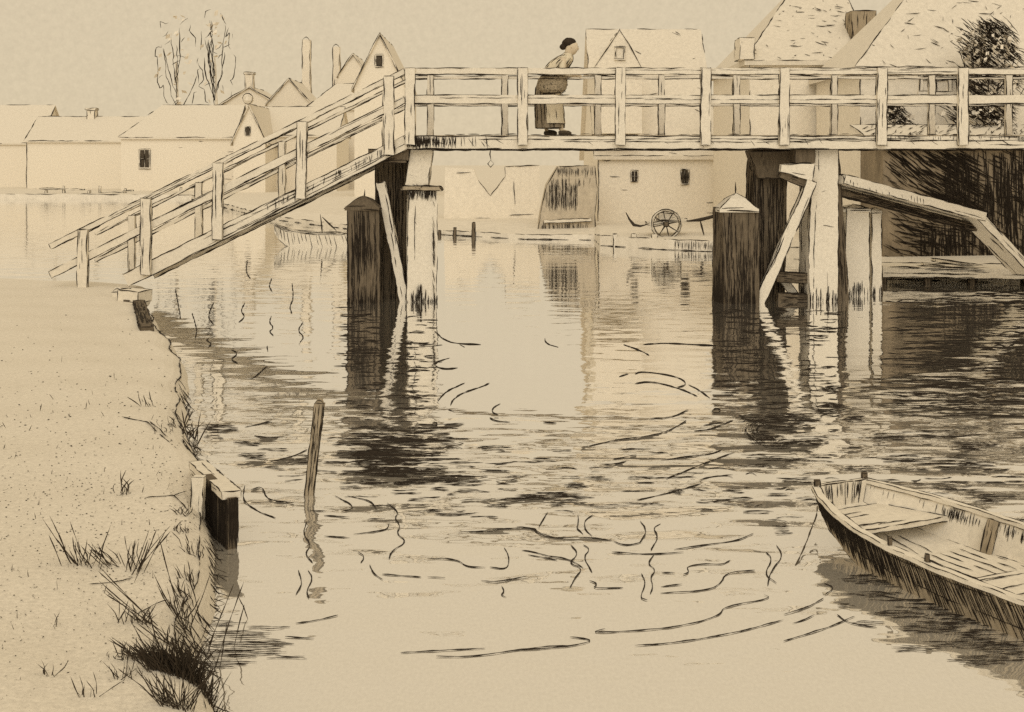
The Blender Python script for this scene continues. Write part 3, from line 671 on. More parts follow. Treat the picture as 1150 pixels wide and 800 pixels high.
b.add(q + [p - V((0, 0, .018)) for p in q], [(0, 1, 2, 3), (7, 6, 5, 4), (0, 4, 5, 1), (1, 5, 6, 2), (2, 6, 7, 3), (3, 7, 4, 0)])
for i in range(9):
    u = i / 8; b.stroke([q[0].lerp(q[3], u) + V((0, 0, .004)), q[1].lerp(q[2], u) + V((0, 0, .004))], r * .8, gap=.2)
b.build('floorboard', WOOD, bt)
for s, sg in ((1.0, -1), (1.3, -1), (1.95, -1), (1.2, 1), (1.5, 1)):
    b = MB(); w_ = [p for p in PROF if p[0] >= s][0]; p0 = Wd(s, sg * (w_[1] - .02), w_[2]); b.beam(p0, p0 + V((0, 0, .065)), .02, .02, X_, r * .9, grain=2); b.build('thole_pin', TAR_SHADE, bt)
for sg in (-1, 1):
    b = MB(); p0 = Wd(.02, sg * .2, .28); b.beam(p0, p0 + V((0, 0, .07)), .035, .03, X_, r * 1.1, grain=4); b.build('bow_post', TAR_SHADE, bt)
b = MB(); a = Wd(-.012, -.17, .17); b.stroke([a, a + V((-.01, -.02, -.05)), G(914, 596, .03).lerp(a, .5), G(902, 618, .02), G(885, 652, -.02)], .0052, jit=.003, mat=0, sides=5, taper=.2)
solo(b, 'mooring_rope', ROPE, 'thin rope running from the bow of the near boat down into the water', 'rope')

# small boat under the ramp
D = DW(276); s0 = G(306, 270); 
fprof = [(0, .03, .62, .02, .4), (.15, .16, .55, .1, .2), (.4, .3, .46, .2, .0), (.8, .42, .40, .3, -.06), (1.4, .48, .37, .36, -.08), (2.1, .47, .37, .35, -.07), (2.8, .4, .42, .3, -.03), (3.1, .34, .45, .25, .02)]
fb, Wf, atf, rf = boat('rowing_boat', 'small distant rowing boat with upturned bow, lying behind the left guard pile', V((XX(308, D), D, 0)), math.radians(-6), fprof, lw=.6, hatch=30, detail=False, outer=WOOD)
for q in range(2):
    b = MB(); s = 1.0 + q * .9; b.beam(Wf(s, -.38, .28), Wf(s, .38, .28), .18, .03, Wf(1, 0, 0) - Wf(0, 0, 0), rf, grain=1); b.build('seat', WOOD, fb)
for q, (x0, y0, x1, y1) in enumerate(((360, 241, 362, 262), (362, 244, 378, 260))):
    b = MB(); b.stroke([P(x0, y0, D), P(x1, y1, D)], .03, jit=.01, mat=0, sides=5)
    solo(b, 'oar', IRON, ('upright oar standing in the small distant boat', 'slanting oar lying across the small distant boat')[q], 'oar', 'oars in the small boat')

# ------------------------------------------------------------------ houses
def window(par, px0, py0, px1, py1, D, lw=.6, pane=GLASS, bars=True, name='window'):
    x0, x1, z0, z1 = XX(px0, D), XX(px1, D), ZZ(py1, D), ZZ(py0, D); r = lw * D * U; y = D - .03; t = (x1 - x0) * .12
    b = MB()
    for a, c in (((x0, y, z0), (x0, y, z1)), ((x1, y, z0), (x1, y, z1)), ((x0 - t, y - .004, z0), (x1 + t, y - .004, z0)), ((x0 - t, y - .004, z1), (x1 + t, y - .004, z1))):
        b.beam(a, c, t, .06, Y_.cross(V(c) - V(a)), r, wob=.02, gap=.1, ends=False)
    if bars: 
        b.beam(((x0 + x1) / 2, y + .004, z0), ((x0 + x1) / 2, y + .004, z1), t * .5, .04, X_, r * .8, ends=False)
        b.beam((x0, y + .007, (z0 + z1) / 2), (x1, y + .007, (z0 + z1) / 2), t * .5, .04, Z_, r * .8, ends=False)
    w = b.build(name, WALL, par)
    b = MB(); b.add([(x0, D - .012, z0), (x1, D - .012, z0), (x1, D - .012, z1), (x0, D - .012, z1)], [(0, 1, 2, 3)]); b.build('pane', pane, w)
    return w
def house(label, px0, px1, D, eave, ridge, depth, kind='side', hip=(0, 0), lw=.6, gap=.3, base=.3, wall_ink=True, name='house', wall=WALL, roofm=ROOF, tiles=0, wallbits=0, cat='house', ov=.18, eave_ink=.5, low_ink=True):
    th = thing(name, label, cat, (XX((px0 + px1) / 2, D), D, base)); r = lw * D * U
    x0, x1 = XX(px0, D), XX(px1, D); y0, y1 = D, D + depth; ze = ZZ(eave, D)
    xm, ym = (x0 + x1) / 2, (y0 + y1) / 2
    zr = ZZ(ridge, ym if kind == 'side' else D)
    b = MB()
    vs = [(x0, y0, base - .3), (x1, y0, base - .3), (x1, y1, base - .3), (x0, y1, base - .3), (x0, y0, ze), (x1, y0, ze), (x1, y1, ze), (x0, y1, ze)]
    fs = [(0, 1, 5, 4), (1, 2, 6, 5), (2, 3, 7, 6), (3, 0, 4, 7)]
    if kind == 'side':
        a, c = x0 + hip[0], x1 - hip[1]
        if hip[0] == 0 and hip[1] == 0: vs += [(x0, ym, zr - .08), (x1, ym, zr - .08)]; fs += [(4, 7, 8), (5, 9, 6)]
    else: vs += [(xm, y0, zr - .08), (xm, y1, zr - .08)]; fs += [(4, 5, 8), (6, 7, 9)]
    b.add(vs, fs)
    if wall_ink:
        for i in (0, 1):
            zb = base if low_ink else ze - (ze - base) * random.uniform(.25, .5)
            b.stroke([(vs[i][0], y0 - .01, zb), (vs[i][0], y0 - .01, ze)], r, gap=gap)
    if wall_ink and low_ink: b.stroke([(x0, y0 - .02, base + .03), (x1, y0 - .02, base + .03)], r, gap=.6)
    for i in range(wallbits):
        x = random.uniform(x0, x1); z = random.uniform(base + .3, ze - .1); b.stroke([(x, y0 - .012, z), (x + random.uniform(.1, .7), y0 - .012, z + random.uniform(-.03, .03))], r * .8)
    b.build('wall', wall, th)
    b = MB(); t = V((0, 0, .14))
    def slab(q):
        q = [V(p) for p in q]; n = len(q); lo = [p - t for p in q]
        b.add(q + lo, [tuple(range(n)), tuple(range(2 * n - 1, n - 1, -1))] + [(i, n + i, n + (i + 1) % n, (i + 1) % n) for i in range(n)])
        return q
    if kind == 'side':
        R0, R1_ = V((a - (ov if not hip[0] else 0), ym, zr)), V((c + (ov if not hip[1] else 0), ym, zr)); k = ov * (zr - ze) / (depth / 2)
        f0, f1 = V((x0 - ov, y0 - ov, ze - k + .1)), V((x1 + ov, y0 - ov, ze - k + .1)); g0, g1 = V((x0 - ov, y1 + ov, ze - k + .1)), V((x1 + ov, y1 + ov, ze - k + .1))
        slab([f0, f1, R1_, R0]); slab([g1, g0, R0, R1_])
        if hip[0]: slab([g0, f0, R0])
        if hip[1]: slab([f1, g1, R1_])
        b.stroke([R0, R1_], r, gap=gap); b.stroke([f0, R0], r, gap=gap * .7); b.stroke([f1, R1_], r, gap=gap); b.stroke([f0, f1], r, gap=eave_ink)
        face = (f0, f1, R1_, R0)
    else:
        k = ov * (zr - ze) / ((x1 - x0) / 2)
        R0, R1_ = V((xm, y0 - ov, zr)), V((xm, y1 + ov, zr)); l0, l1 = V((x0 - ov, y0 - ov, ze - k + .1)), V((x0 - ov, y1 + ov, ze - k + .1)); q0, q1 = V((x1 + ov, y0 - ov, ze - k + .1)), V((x1 + ov, y1 + ov, ze - k + .1))
        slab([l0, R0, R1_, l1]); slab([q1, R1_, R0, q0])
        b.stroke([l0, R0], r, gap=gap * .5); b.stroke([q0, R0], r, gap=gap * .5); b.stroke([l0 - t, R0 - t, q0 - t], r * .7, gap=.5); b.stroke([R0, R1_], r, gap=gap); b.stroke([l0, l1], r); b.stroke([q0, q1], r)
        face = (l0, l1, R1_, R0)
    nrm = (face[1] - face[0]).cross(face[3] - face[0]).normalized()
    if nrm.z < 0: nrm = -nrm
    for i in range(tiles):
        u, w_ = random.random(), random.random()
        p = face[0].lerp(face[1], u).lerp(face[3].lerp(face[2], u), w_) + nrm * .02
        d_ = (face[1] - face[0]).normalized() * random.uniform(-.1, .35) + (face[3] - face[0]).normalized() * random.uniform(-.22, .05)
        b.stroke([p, p + d_ * .6, p + d_ + nrm * .01], r * .8)
    rf = b.build('roof', roofm, th)
    return th, rf, (x0, x1, y0, y1, ze, zr)
def chimney(par, px0, px1, ptop, pbot, Y, lw=.6, mat=WALL, g=2, cap=True, depth=None, name='chimney'):
    w = (px1 - px0) * Y * U; x = XX((px0 + px1) / 2, Y); b = MB()
    b.beam((x, Y, ZZ(pbot, Y)), (x, Y, ZZ(ptop, Y)), w, depth or w, X_, lw * Y * U, grain=g, wob=.02, gap=.1)
    if cap: b.beam((x, Y, ZZ(ptop, Y)), (x, Y, ZZ(ptop, Y) + w * .25), w * 1.25, (depth or w) * 1.2, X_, lw * Y * U, wob=.02)
    return b.build(name, mat, par)

# far left row
h, rf, q = house('plain pale house at the picture edge left of the low long house', -70, 44, 112, 160, 118, 7, gap=.5, wall_ink=False)
h, rf, q = house('low pale house at the far left with a long plain roof and a stubby chimney', 30, 150, 104, 158, 131, 6, gap=.6)
chimney(rf, 99, 108, 124, 136, 107)
h, rf, q = house('broad far house with a hipped roof in front of the tall tree', 136, 262, 96, 154, 118, 7, hip=(2.2, 0), gap=.5, wallbits=8, wall_ink=False)
window(h, 157, 168, 168, 189, 96)
h, rf, q = house('far house with a chimney on its peak, behind the hipped roof', 238, 322, 112, 124, 97, 7, kind='front', gap=.3, wall_ink=False)
chimney(rf, 276, 285, 84, 100, 112.5)
h, rf, q = house('narrow gabled house topped by a round knob on its gable', 262, 298, 90, 157, 117, 8, kind='front', gap=.1, wall_ink=False)
b = MB(); px = XX(280, 90); zp = q[5]
for i in range(6):
    pass
vs = []; fs = []
for i in range(6):
    th_ = math.pi * i / 5
    for j in range(8): vs.append((px + .38 * math.sin(th_) * math.cos(j * .785), 89.85 + .38 * math.sin(th_) * math.sin(j * .785), zp + .35 - .38 * math.cos(th_)))
for i in range(5):
    for j in range(8): fs.append((i * 8 + j, i * 8 + (j + 1) % 8, i * 8 + 8 + (j + 1) % 8, i * 8 + 8 + j))
b.add(vs, fs); b.stroke([(px + .38 * math.cos(a), 89.45, zp + .35 + .4 * math.sin(a)) for a in [i * .5 for i in range(14)]], .6 * 90 * U)
b.build('finial', WALL, rf); window(h, 276, 143, 281, 152, 90, bars=False)
h, rf, q = house('long low far house to the right of the knob-topped gable', 290, 378, 94, 152, 120, 7, gap=.25, wall_ink=False)
h, rf, q = house('small far gable between the knob-topped house and the two tall stacks', 300, 349, 108, 116, 88, 7, kind='front', gap=.05, wall_ink=False)
h, rf, q = house('far house with a flat ridge in front of the two tall stacks', 344, 408, 102, 122, 94, 7, hip=(2.0, 0), gap=.15, wall_ink=False)
h, rf, q = house('small steep far gable just left of the big steep gable', 380, 413, 118, 84, 60, 7, kind='front', gap=.2, wall_ink=False)
def stack(px0, px1, pt, D, label):
    b = MB(); w = (px1 - px0) * D * U; x = XX((px0 + px1) / 2, D); r = .62 * D * U
    b.beam((x, D, .2), (x, D, ZZ(pt + 3, D)), w * 1.15, w, X_, r, w1=w * .92, grain=1, wob=.02, gap=.1, ends=False)
    b.stroke([(x - w * .46, D - w / 2, ZZ(pt + 4, D)), (x - w * .2, D - w / 2, ZZ(pt, D)), (x + w * .2, D - w / 2, ZZ(pt, D)), (x + w * .46, D - w / 2, ZZ(pt + 4, D))], r)
    return solo(b, 'factory_chimney', WALL, label, 'chimney', 'tall stacks over the far roofs')
stack(340, 349, 42, 122, 'taller round topped brick stack rising over the far roofs')
stack(374, 382, 50, 124, 'shorter brick stack beside the taller one over the far roofs')
h, rf, q = house('big steep gabled house with a small oval attic window, behind the bend of the bridge', 398, 455, 78, 96, 37, 9, kind='front', gap=.08, wall_ink=False)
window(h, 422, 62, 430, 75, 78, bars=False, name='attic_window')
# centre
h, rf, q = house('large canal house with a front gable and two small windows above the handcart', 672, 803, 44, 172, 33, 9, gap=.55, wallbits=10, lw=.7, tiles=18, eave_ink=.35)
window(h, 709, 192, 716, 204, 44, lw=.6); window(h, 765, 191, 773, 207, 44, lw=.7)
b = MB()      # the gable dormer
Dg = 43.2; pk, l, rr_ = P(696, 33, Dg), P(668, 76, Dg), P(721, 76, Dg); bk = V((0, 4.2, 0)); r = .7 * Dg * U
lb, rb = P(668, 150, Dg), P(721, 150, Dg)
b.add([l, rr_, pk, l + bk, rr_ + bk, pk + bk, lb, rb, lb + bk, rb + bk], [(0, 1, 2), (0, 2, 5, 3), (2, 1, 4, 5), (6, 7, 1, 0), (6, 0, 3, 8), (1, 7, 9, 4), (6, 8, 9, 7)])
for a, c in ((l, pk), (rr_, pk), (pk, pk + bk)): b.stroke([a - V((0, .02, 0)), c - V((0, .02, 0))], r, gap=.06)
gd = b.build('gable', WALL, h)
window(gd, 691, 53, 701, 67, Dg, lw=.6, pane=WALL, bars=False)
b = MB(); prof = [(498, 262), (500, 188), (532, 190), (537, 203), (551, 220), (567, 199), (567, 187), (606, 186), (606, 262)]; Dm = 46.5
fr = [P(x, y, Dm) for x, y in prof]; bk = V((0, .35, 0)); n = len(fr)
b.add(fr + [p + bk for p in fr], [tuple(range(n)), tuple(range(2 * n - 1, n - 1, -1))] + [(i, n + i, n + (i + 1) % n, (i + 1) % n) for i in range(n)])
for a, c in zip(fr[3:], fr[4:-1]): b.stroke([a - V((0, .02, 0)), c - V((0, .02, 0))], .65 * Dm * U, gap=.2)
for pl in ([(512, 194), (529, 194)], [(577, 204), (578, 231)], [(532, 246), (545, 245), (566, 247)], [(572, 242), (600, 241)]): b.stroke([P(x, y, Dm - .02) for x, y in pl], .6 * Dm * U)
solo(b, 'garden_wall', WALL, 'low pale wall with a notched top left of the boarded shed', 'wall')
# boarded shed
sh = thing('boarded_shed', 'small leaning shed of grey vertical boards at the water, left of the handcart', 'shed', P(640, 262, 41)); Ds = 41.0; r = .6 * Ds * U
b = MB(); prof = [(603, 268), (607, 240), (614, 208), (627, 187), (668, 186), (671, 215), (668, 240), (668, 268)]; fr = [P(x, y, Ds) for x, y in prof]; bk = V((0, 1.8, 0)); n = len(fr)
b.add(fr + [p + bk for p in fr], [tuple(range(n)), tuple(range(2 * n - 1, n - 1, -1))] + [(i, n + i, n + (i + 1) % n, (i + 1) % n) for i in range(n)])
for a, c in zip(fr, fr[1:]): b.stroke([a - V((0, .02, 0)), c - V((0, .02, 0))], r, gap=.25)
def shed_x(py):
    for (xa, ya), (xc, yc) in zip(prof[:4], prof[1:4]):
        if yc <= py <= ya: return xa + (xc - xa) * (ya - py) / (ya - yc)
    return 604
for y0, y1, x1, cnt in ((188, 199, 667, 42), (200, 212, 664, 26), (206, 236, 650, 44), (250, 268, 662, 46), (215, 235, 660, 8)):
    for i in range(cnt):
        xa = shed_x(y0 + 3) + 1; x = random.uniform(xa, x1); ya = y0 + random.uniform(-1, 3)
        b.stroke([P(x, ya, Ds - .02), P(x + random.uniform(-1.5, 1.5), y1 + random.uniform(-5, 2), Ds - .02)], r * .5)
b.build('boarding', paper('grey boards', (.56, .49, .38), .2, 4), sh)
b = MB(); b.beam(P(611, 249, Ds - .05), P(664, 247, Ds - .05), .10, .12, Z_, r, gap=.3); b.build('ledge', WOOD, sh)
# right hand houses
h, rf, q = house('pale house with a dark brick chimney on its big tiled roof, behind the right pier', 842, 975, 36, 67, -10, 6.5, hip=(1.9, 0), gap=.10, lw=.75, tiles=80, eave_ink=.2, low_ink=False)
c_ = chimney(rf, 953, 980, 14, 58, 37.0, lw=.8, mat=SHADE, g=22, cap=False)
dm = MB(); dm.beam(P(836, 68, 36.2), P(836, 44, 36.2), .42, .9, X_, .7 * 36 * U, grain=1); dm.build('dormer', WALL, h)
h, rf, q = house('pale house at the right edge with a small-paned window under its tiled eaves', 966, 1230, 31.3, 70, -40, 4.5, hip=(2.5, 0), gap=.12, lw=.8, tiles=130, eave_ink=.15, low_ink=False)
w = window(h, 1034, 74, 1066, 105, 31.3, lw=.8, pane=WALL)
# boathouse
bh = thing('boathouse', 'dark tarred boathouse of upright boards on the right quay below the bridge', 'boathouse', P(1080, 310, 27.6)); Db = 27.6; r = .75 * Db * U
x0, x1 = XX(992, Db), XX(1230, Db); zt = ZZ(160, Db)
b = MB(); b.add([(x0, Db, .1), (x1, Db, .1), (x1, Db + 1.8, .1), (x0, Db + 1.8, .1), (x0, Db, zt), (x1, Db, zt), (x1, Db + 1.8, zt + .3), (x0, Db + 1.8, zt + .3)], [(0, 1, 5, 4), (1, 2, 6, 5), (2, 3, 7, 6), (3, 0, 4, 7), (4, 5, 6, 7)])
def hatch(x0_, y0_, x1_, y1_, cnt, dx, dy, w=.75, y=Db - .015):
    for _ in range(cnt):
        x = random.uniform(x0_, x1_); yy = random.uniform(y0_, y1_); q = random.uniform(.5, 1)
        b.stroke([P(x, yy, y), P(x + dx * q * .5 + random.uniform(-1, 1), yy + dy * q * .5, y), P(x + dx * q, yy + dy * q, y)], w * Db * U)
hatch(990, 165, 1030, 195, 40, 26, 22); hatch(1030, 165, 1085, 225, 150, 34, 18); hatch(1060, 170, 1090, 230, 50, 2, 26); hatch(1084, 165, 1180, 225, 120, 1, 60, .7); hatch(1084, 165, 1180, 225, 40, 22, 3, .6); hatch(990, 160, 1180, 295, 260, 20, 12, .6); hatch(1060, 165, 1180, 295, 200, 1, 40, .6)
hatch(996, 240, 1030, 285, 36, 30, 6); hatch(1032, 250, 1085, 280, 90, 1, 26); hatch(1032, 250, 1085, 276, 50, 24, 3, .6); hatch(1000, 285, 1160, 300, 60, 12, 8); hatch(1100, 230, 1180, 290, 90, 3, 36)
b.build('wall', paper('tarred boards', (.27, .22, .155), .45, 1.6, stretch=(1, 1, .5)), bh)
b = MB(); q = [V((x0 - .2, Db - .25, zt - .05)), V((x1, Db - .25, zt - .05)), V((x1, Db + 2.0, zt + .45)), V((x0 - .2, Db + 2.0, zt + .45))]
b.add(q + [p - V((0, 0, .08)) for p in q], [(0, 1, 2, 3), (7, 6, 5, 4), (0, 4, 5, 1), (1, 5, 6, 2), (2, 6, 7, 3), (3, 7, 4, 0)])
for i in range(170):
    u, w_ = random.random(), random.random() * .9; p = q[0].lerp(q[1], u).lerp(q[3].lerp(q[2], u), w_) + V((0, -.01, .02)); b.stroke([p, p + V((random.uniform(.05, .35), .3, .07))], r * .8)
for i in range(4): b.stroke([q[i], q[(i + 1) % 4]], r)
b.build('roof', ROOF, bh)
# landing stage and timber lying on it
ls = thing('landing_stage', 'low timber landing stage along the foot of the dark boathouse', 'landing stage', P(1070, 315, 25.4))
b = MB(); b.beam(P(986, 303, 25.4), P(1200, 306, 25.0), .2, 1.1, Z_, .8 * 25 * U, grain=[2, 8, 12, 26], wob=.02); b.build('platform', WOOD, ls)
for px in (990, 1040, 1090, 1150):
    b = MB(); x = XX(px, 25.0); b.beam((x, 24.95, -.8), (x, 24.95, ZZ(306, 25)), .12, .12, X_, .8 * 25 * U, grain=6); b.build('leg', TAR_SHADE, ls)
for i, (xa, ya, xb, yb, lab) in enumerate(((1036, 297, 1128, 303, 'long plank lying lowest on the landing stage'), (1048, 292, 1110, 300, 'shorter plank lying crossways over the long plank on the landing stage'))):
    b = MB(); b.beam(P(xa, ya, 25.3 + i * .2), P(xb, yb, 25.1 + i * .4), .05, .3, Z_, .8 * 25 * U, grain=[2, 8, 4, 8]); solo(b, 'plank', WOOD, lab, 'plank', 'planks on the landing stage')

# far shore odds and ends
def small_post(px, pt, pb, D, w, label, grp, mat=WOOD, name='bollard'):
    b = MB(); b.beam(P(px, pb, D), P(px + random.uniform(-1, 1), pt, D), w, w, X_, .62 * D * U, grain=1, wob=.06); solo(b, name, mat, label, name.replace('_', ' '), grp)
for px, D, lab in ((691, 36.3, 'leftmost short bollard on the quay edge left of the cart wheel'), (711, 35.9, 'middle short bollard on the quay edge near the cart handles'), (735, 35.4, 'short bollard on the quay edge directly below the cart wheel')):
    small_post(px, 263, 283, D, .13, lab, 'bollards on the quay edge')
for px, pt, D, lab in ((493, 259, 42, 'low stump on the far shore just right of the left pier'), (510, 256, 41.6, 'low stump second from the left pier on the far shore'), (532, 250, 41.3, 'tallest thin stake on the far shore in the middle of the canal')):
    small_post(px, pt, 270, D, .1, lab, 'stakes along the far shore', TAR_SHADE, 'shore_stake')
fn = thing('fence', 'low broken post and rail fence along the far left shore', 'fence', P(120, 220, 88))
for px in (52, 72, 100, 113, 140, 204):
    b = MB(); b.beam(P(px, 222, 88), P(px + random.uniform(-1, 1), random.uniform(208, 215), 88), .14, .14, X_, .5 * 88 * U, grain=0); b.build('post', WOOD, fn)
for a, c in ((P(45, 212, 87.9), P(95, 213, 87.9)), (P(84, 221, 87.9), P(150, 214, 87.9)), (P(140, 220, 87.9), P(208, 219, 87.9))):
    b = MB(); b.beam(a, c, .07, .10, Z_, .5 * 88 * U, gap=.3); b.build('rail', WOOD, fn)

# handcart
Dc = 35.7; hc = thing('handcart', 'two wheeled handcart with long shafts standing on the far quay', 'cart', P(748, 266, Dc)); r = .75 * Dc * U
def wheel(Y):
    c = P(748, 252, Y); R = 17 * Dc * U; m = MB()
    ring = [c + V((R * math.cos(a), 0, R * math.sin(a))) for a in [i * math.pi / 14 for i in range(29)]]
    m.stroke(ring, .045, jit=.008, mat=0, taper=0, sides=5); wh = m.build('wheel', WOOD, hc)
    m = MB(); m.stroke([c + V((R * 1.0 * math.cos(a), -.04, R * math.sin(a))) for a in [i * math.pi / 14 for i in range(29)]], r * .9, mat=0, taper=0)
    m.stroke([c + V((R * .84 * math.cos(a), -.04, R * .84 * math.sin(a))) for a in [i * math.pi / 14 for i in range(29)]], r * .7, mat=0); m.build('rim', IRON, wh)
    for i in range(8):
        m = MB(); a = i * math.pi / 4 + .2; m.stroke([c + V((.06 * math.cos(a), 0, .06 * math.sin(a))), c + V((R * math.cos(a), 0, R * math.sin(a)))], r * .85, mat=0, taper=0); m.build('spoke', IRON, wh)
    m = MB(); m.beam(c + V((0, -.12, 0)), c + V((0, .12, 0)), .12, .12, X_, r, grain=2); m.build('hub', TAR_SHADE, wh)
wheel(Dc); wheel(Dc + .9)
b = MB(); b.beam(P(726, 251, Dc + .45), P(770, 247, Dc + .45), .07, .7, Z_, r, grain=[2, 3, 2, 4])
b.beam(P(738, 243, Dc + .45), P(760, 243, Dc + .45), .2, .55, Z_, r, grain=[1, 5, 1, 4]); b.build('bed', WOOD, hc)
for dy in (.12, .78):
    b = MB(); b.stroke([P(766, 249, Dc + dy), P(785, 247, Dc + dy), P(802, 243, Dc + dy), P(826, 235, Dc + dy)], .05, jit=.01, mat=0, sides=5); b.build('shaft', IRON, hc)
    b = MB(); b.stroke([P(727, 252, Dc + dy), P(714, 255, Dc + dy), P(707, 247, Dc + dy), P(703, 239, Dc + dy)], .04, jit=.01, mat=0, sides=5); b.build('handle', IRON, hc)
    b = MB(); b.stroke([P(786, 247, Dc + dy), P(791, 267, Dc + dy)], .035, jit=.008, mat=0, sides=5); b.build('leg', IRON, hc)

# ------------------------------------------------------------------ trees
def tree(px, ptop, pbase, D, wpx, label, leafmat, nleaf, lsz, twigs, lw, seed, name='tree', dark=0.2, narrow=1.0, ztrunk=.3, outline=(), slant=0, up=0):
    random.seed(seed)
    x = XX(px, D); H = ZZ(ptop, D); zb = ZZ(pbase, D); W = wpx * D * U / 2
    th = thing(name, label, 'tree', (x, D + W, ztrunk)); c0 = V((x, D + W, 0)); r = lw * D * U
    b = MB()
    b.stroke([c0 + V((0, 0, ztrunk - .3)), c0 + V((.03 * W, 0, zb)), c0 + V((-.05 * W, 0, zb + (H - zb) * .5))], .09 * W, mat=0, sides=8, jit=.02 * W, taper=.6)
    limbs = []
    for i in range(twigs):
        a = random.uniform(0, 6.28); z0 = random.uniform(zb - .1 * (H - zb), zb + (H - zb) * (.45 if not up else .25)); z1 = z0 + (H - z0) * random.uniform(.35, .9)
        k = math.sin(math.pi * min(1, max(.12, (z1 - zb) / (H - zb)))) ** .6 * W * random.uniform(.4, .95)
        p0 = c0 + V((0, 0, z0)); p1 = c0 + V((k * math.cos(a), k * math.sin(a), z1)); m = p0.lerp(p1, .5) + V((0, 0, .1 * W)) + V((k * .2 * math.cos(a), k * .2 * math.sin(a), -.1 * W))
        b.stroke([p0, m, p1], r * random.uniform(.8, 1.3), mat=1, jit=r * 2)
        limbs.append((p0, m, p1))
    b.build('trunk', WOOD, th)
    b = MB()
    for az in outline:        # ragged twigs at the edge of the crown
        pl = []
        for i in range(15):
            q = i / 14; z = zb + (H - zb) * q; k = (math.sin(math.pi * (q * .86 + .10)) ** .5) * W * random.uniform(.62, 1.12)
            pl.append(c0 + V((k * math.cos(az), k * math.sin(az), z + random.uniform(-1.1, 1.1) * (H - zb) / 14)))
        b.stroke(pl, r, gap=.3, jit=r)
    lobes = []
    for i in range(26):
        a = random.uniform(0, 6.28); q = random.random() ** .8; z = zb + (H - zb) * q; k = (math.sin(math.pi * (q * .86 + .10)) ** .7) * W * narrow * random.uniform(.3, .85)
        lobes.append((c0 + V((k * math.cos(a), k * math.sin(a), z)), W * random.uniform(.2, .42)))
    for i in range(nleaf):
        c, R = random.choice(lobes); d = V((random.gauss(0, 1), random.gauss(0, 1), random.gauss(0, 1.3))).normalized() * R * random.random() ** .4
        p = c + d
        if p.z > H: p.z = H - random.random() * .3
        n = V((random.gauss(0, 1), random.gauss(0, 1), random.gauss(0, 1))).normalized(); u = n.orthogonal().normalized(); v = n.cross(u); s = lsz * random.uniform(.6, 1.3)
        if random.random() < dark:
            
            if slant: u = V((.8, random.uniform(-.4, .4), -.6 + random.uniform(-.25, .25))); s *= 1.7
            b.stroke([p - u * s * 1.6, p + v * s * .3, p + u * s * 1.6], r * .8, mat=1)
        else: b.add([p - u * s, p - v * s * .6, p + u * s, p + v * s * .6], [(0, 1, 2, 3)], 0)
    b.build('crown', leafmat, th)
    return th
tree(192, 14, 122, 122, 50, 'sparse bare tree with upright branches, left of the pair behind the hipped roof', LEAF, 50, .3, 9, .62, 5, dark=.2, outline=(0.05, 3.1), up=1)
tree(237, 10, 116, 125, 44, 'sparse bare tree with upright branches, right of the pair behind the hipped roof', LEAF, 50, .3, 9, .62, 6, dark=.2, outline=(0.1, 3.0), up=1)
tree(1130, 22, 165, 29.0, 104, 'dark leafy tree at the right edge above the boathouse', LEAF, 1500, .08, 22, .7, 8, dark=.62, slant=1)
tree(1014, 116, 165, 29.9, 44, 'small dark bush above the boathouse roof, under the paned window', LEAF, 420, .075, 8, .65, 9, name='bush', dark=.6, slant=1)

# ------------------------------------------------------------------ the woman on the bridge
random.seed(21)
YP = 22.1; PX = XX(625, YP); ZP = ztop
per = thing('person', 'woman with dark hair in pale blouse and apron leaning over the bridge railing', 'person', (PX, YP, ZP))
def Q(x, y, z): return V((PX + x + .17 * min(1, max(0, z - .95) / .45) - .02, YP + y, ZP + z - .04 * max(0, z - 1.1)))
rp = .75 * YP * U
# body: one continuous skin
pts = {}; edges = []; rad = {}
def jn(k, x, y, z, r_, par=None):
    pts[k] = len(pts); rad[k] = (x, y, z, r_)
    if par: edges.append((pts[par], pts[k]))
jn('pel', -.13, 0, .86, .145); jn('wst', -.13, 0, 1.05, .12, 'pel'); jn('cst', -.06, 0, 1.25, .145, 'wst'); jn('nck', .03, 0, 1.40, .085, 'cst'); jn('nk2', .05, 0, 1.465, .06, 'nck')
jn('hd1', .125, 0, 1.54, .105, 'nk2'); jn('jaw', .205, 0, 1.50, .06, 'hd1'); jn('hd2', .125, 0, 1.625, .122, 'hd1'); jn('hd3', .11, 0, 1.69, .085, 'hd2')
jn('nose', .25, 0, 1.575, .022, 'hd1'); 
for s, y in (('l', -1), ('r', 1)):
    jn('sh' + s, -.01, y * .17, 1.33, .062, 'cst'); jn('el' + s, .07, y * .25, 1.10, .046, 'sh' + s); jn('wr' + s, .28, y * .17 - .06, 1.075, .028, 'el' + s); jn('hn' + s, .345, y * .15 - .06, 1.07, .03, 'wr' + s)
    for f in range(4):
        jn('f%d%s' % (f, s), .385 + .012 * (1.5 - abs(f - 1.5)), y * .15 - .06 + (f - 1.5) * .02, 1.06, .0095, 'hn' + s); jn('g%d%s' % (f, s), .418 + .012 * (1.5 - abs(f - 1.5)), y * .15 - .06 + (f - 1.5) * .021, 1.035, .0085, 'f%d%s' % (f, s))
    jn('t' + s, .345, y * .15 - .06 - y * .045, 1.055, .010, 'hn' + s)
    jn('hp' + s, -.12, y * .095, .80, .095, 'pel'); jn('kn' + s, (.03 if y < 0 else -.12), y * .095, .46, .062, 'hp' + s); jn('an' + s, (.10 if y < 0 else -.16), y * .095, .09, .042, 'kn' + s); jn('to' + s, (.25 if y < 0 else .0), y * .10, .045, .038, 'an' + s)
me = bpy.data.meshes.new('body'); me.from_pydata([tuple(Q(*rad[k][:3])) for k in pts], edges, []); me.materials.append(SKIN)
bo = bpy.data.objects.new('body', me); COL.objects.link(bo)
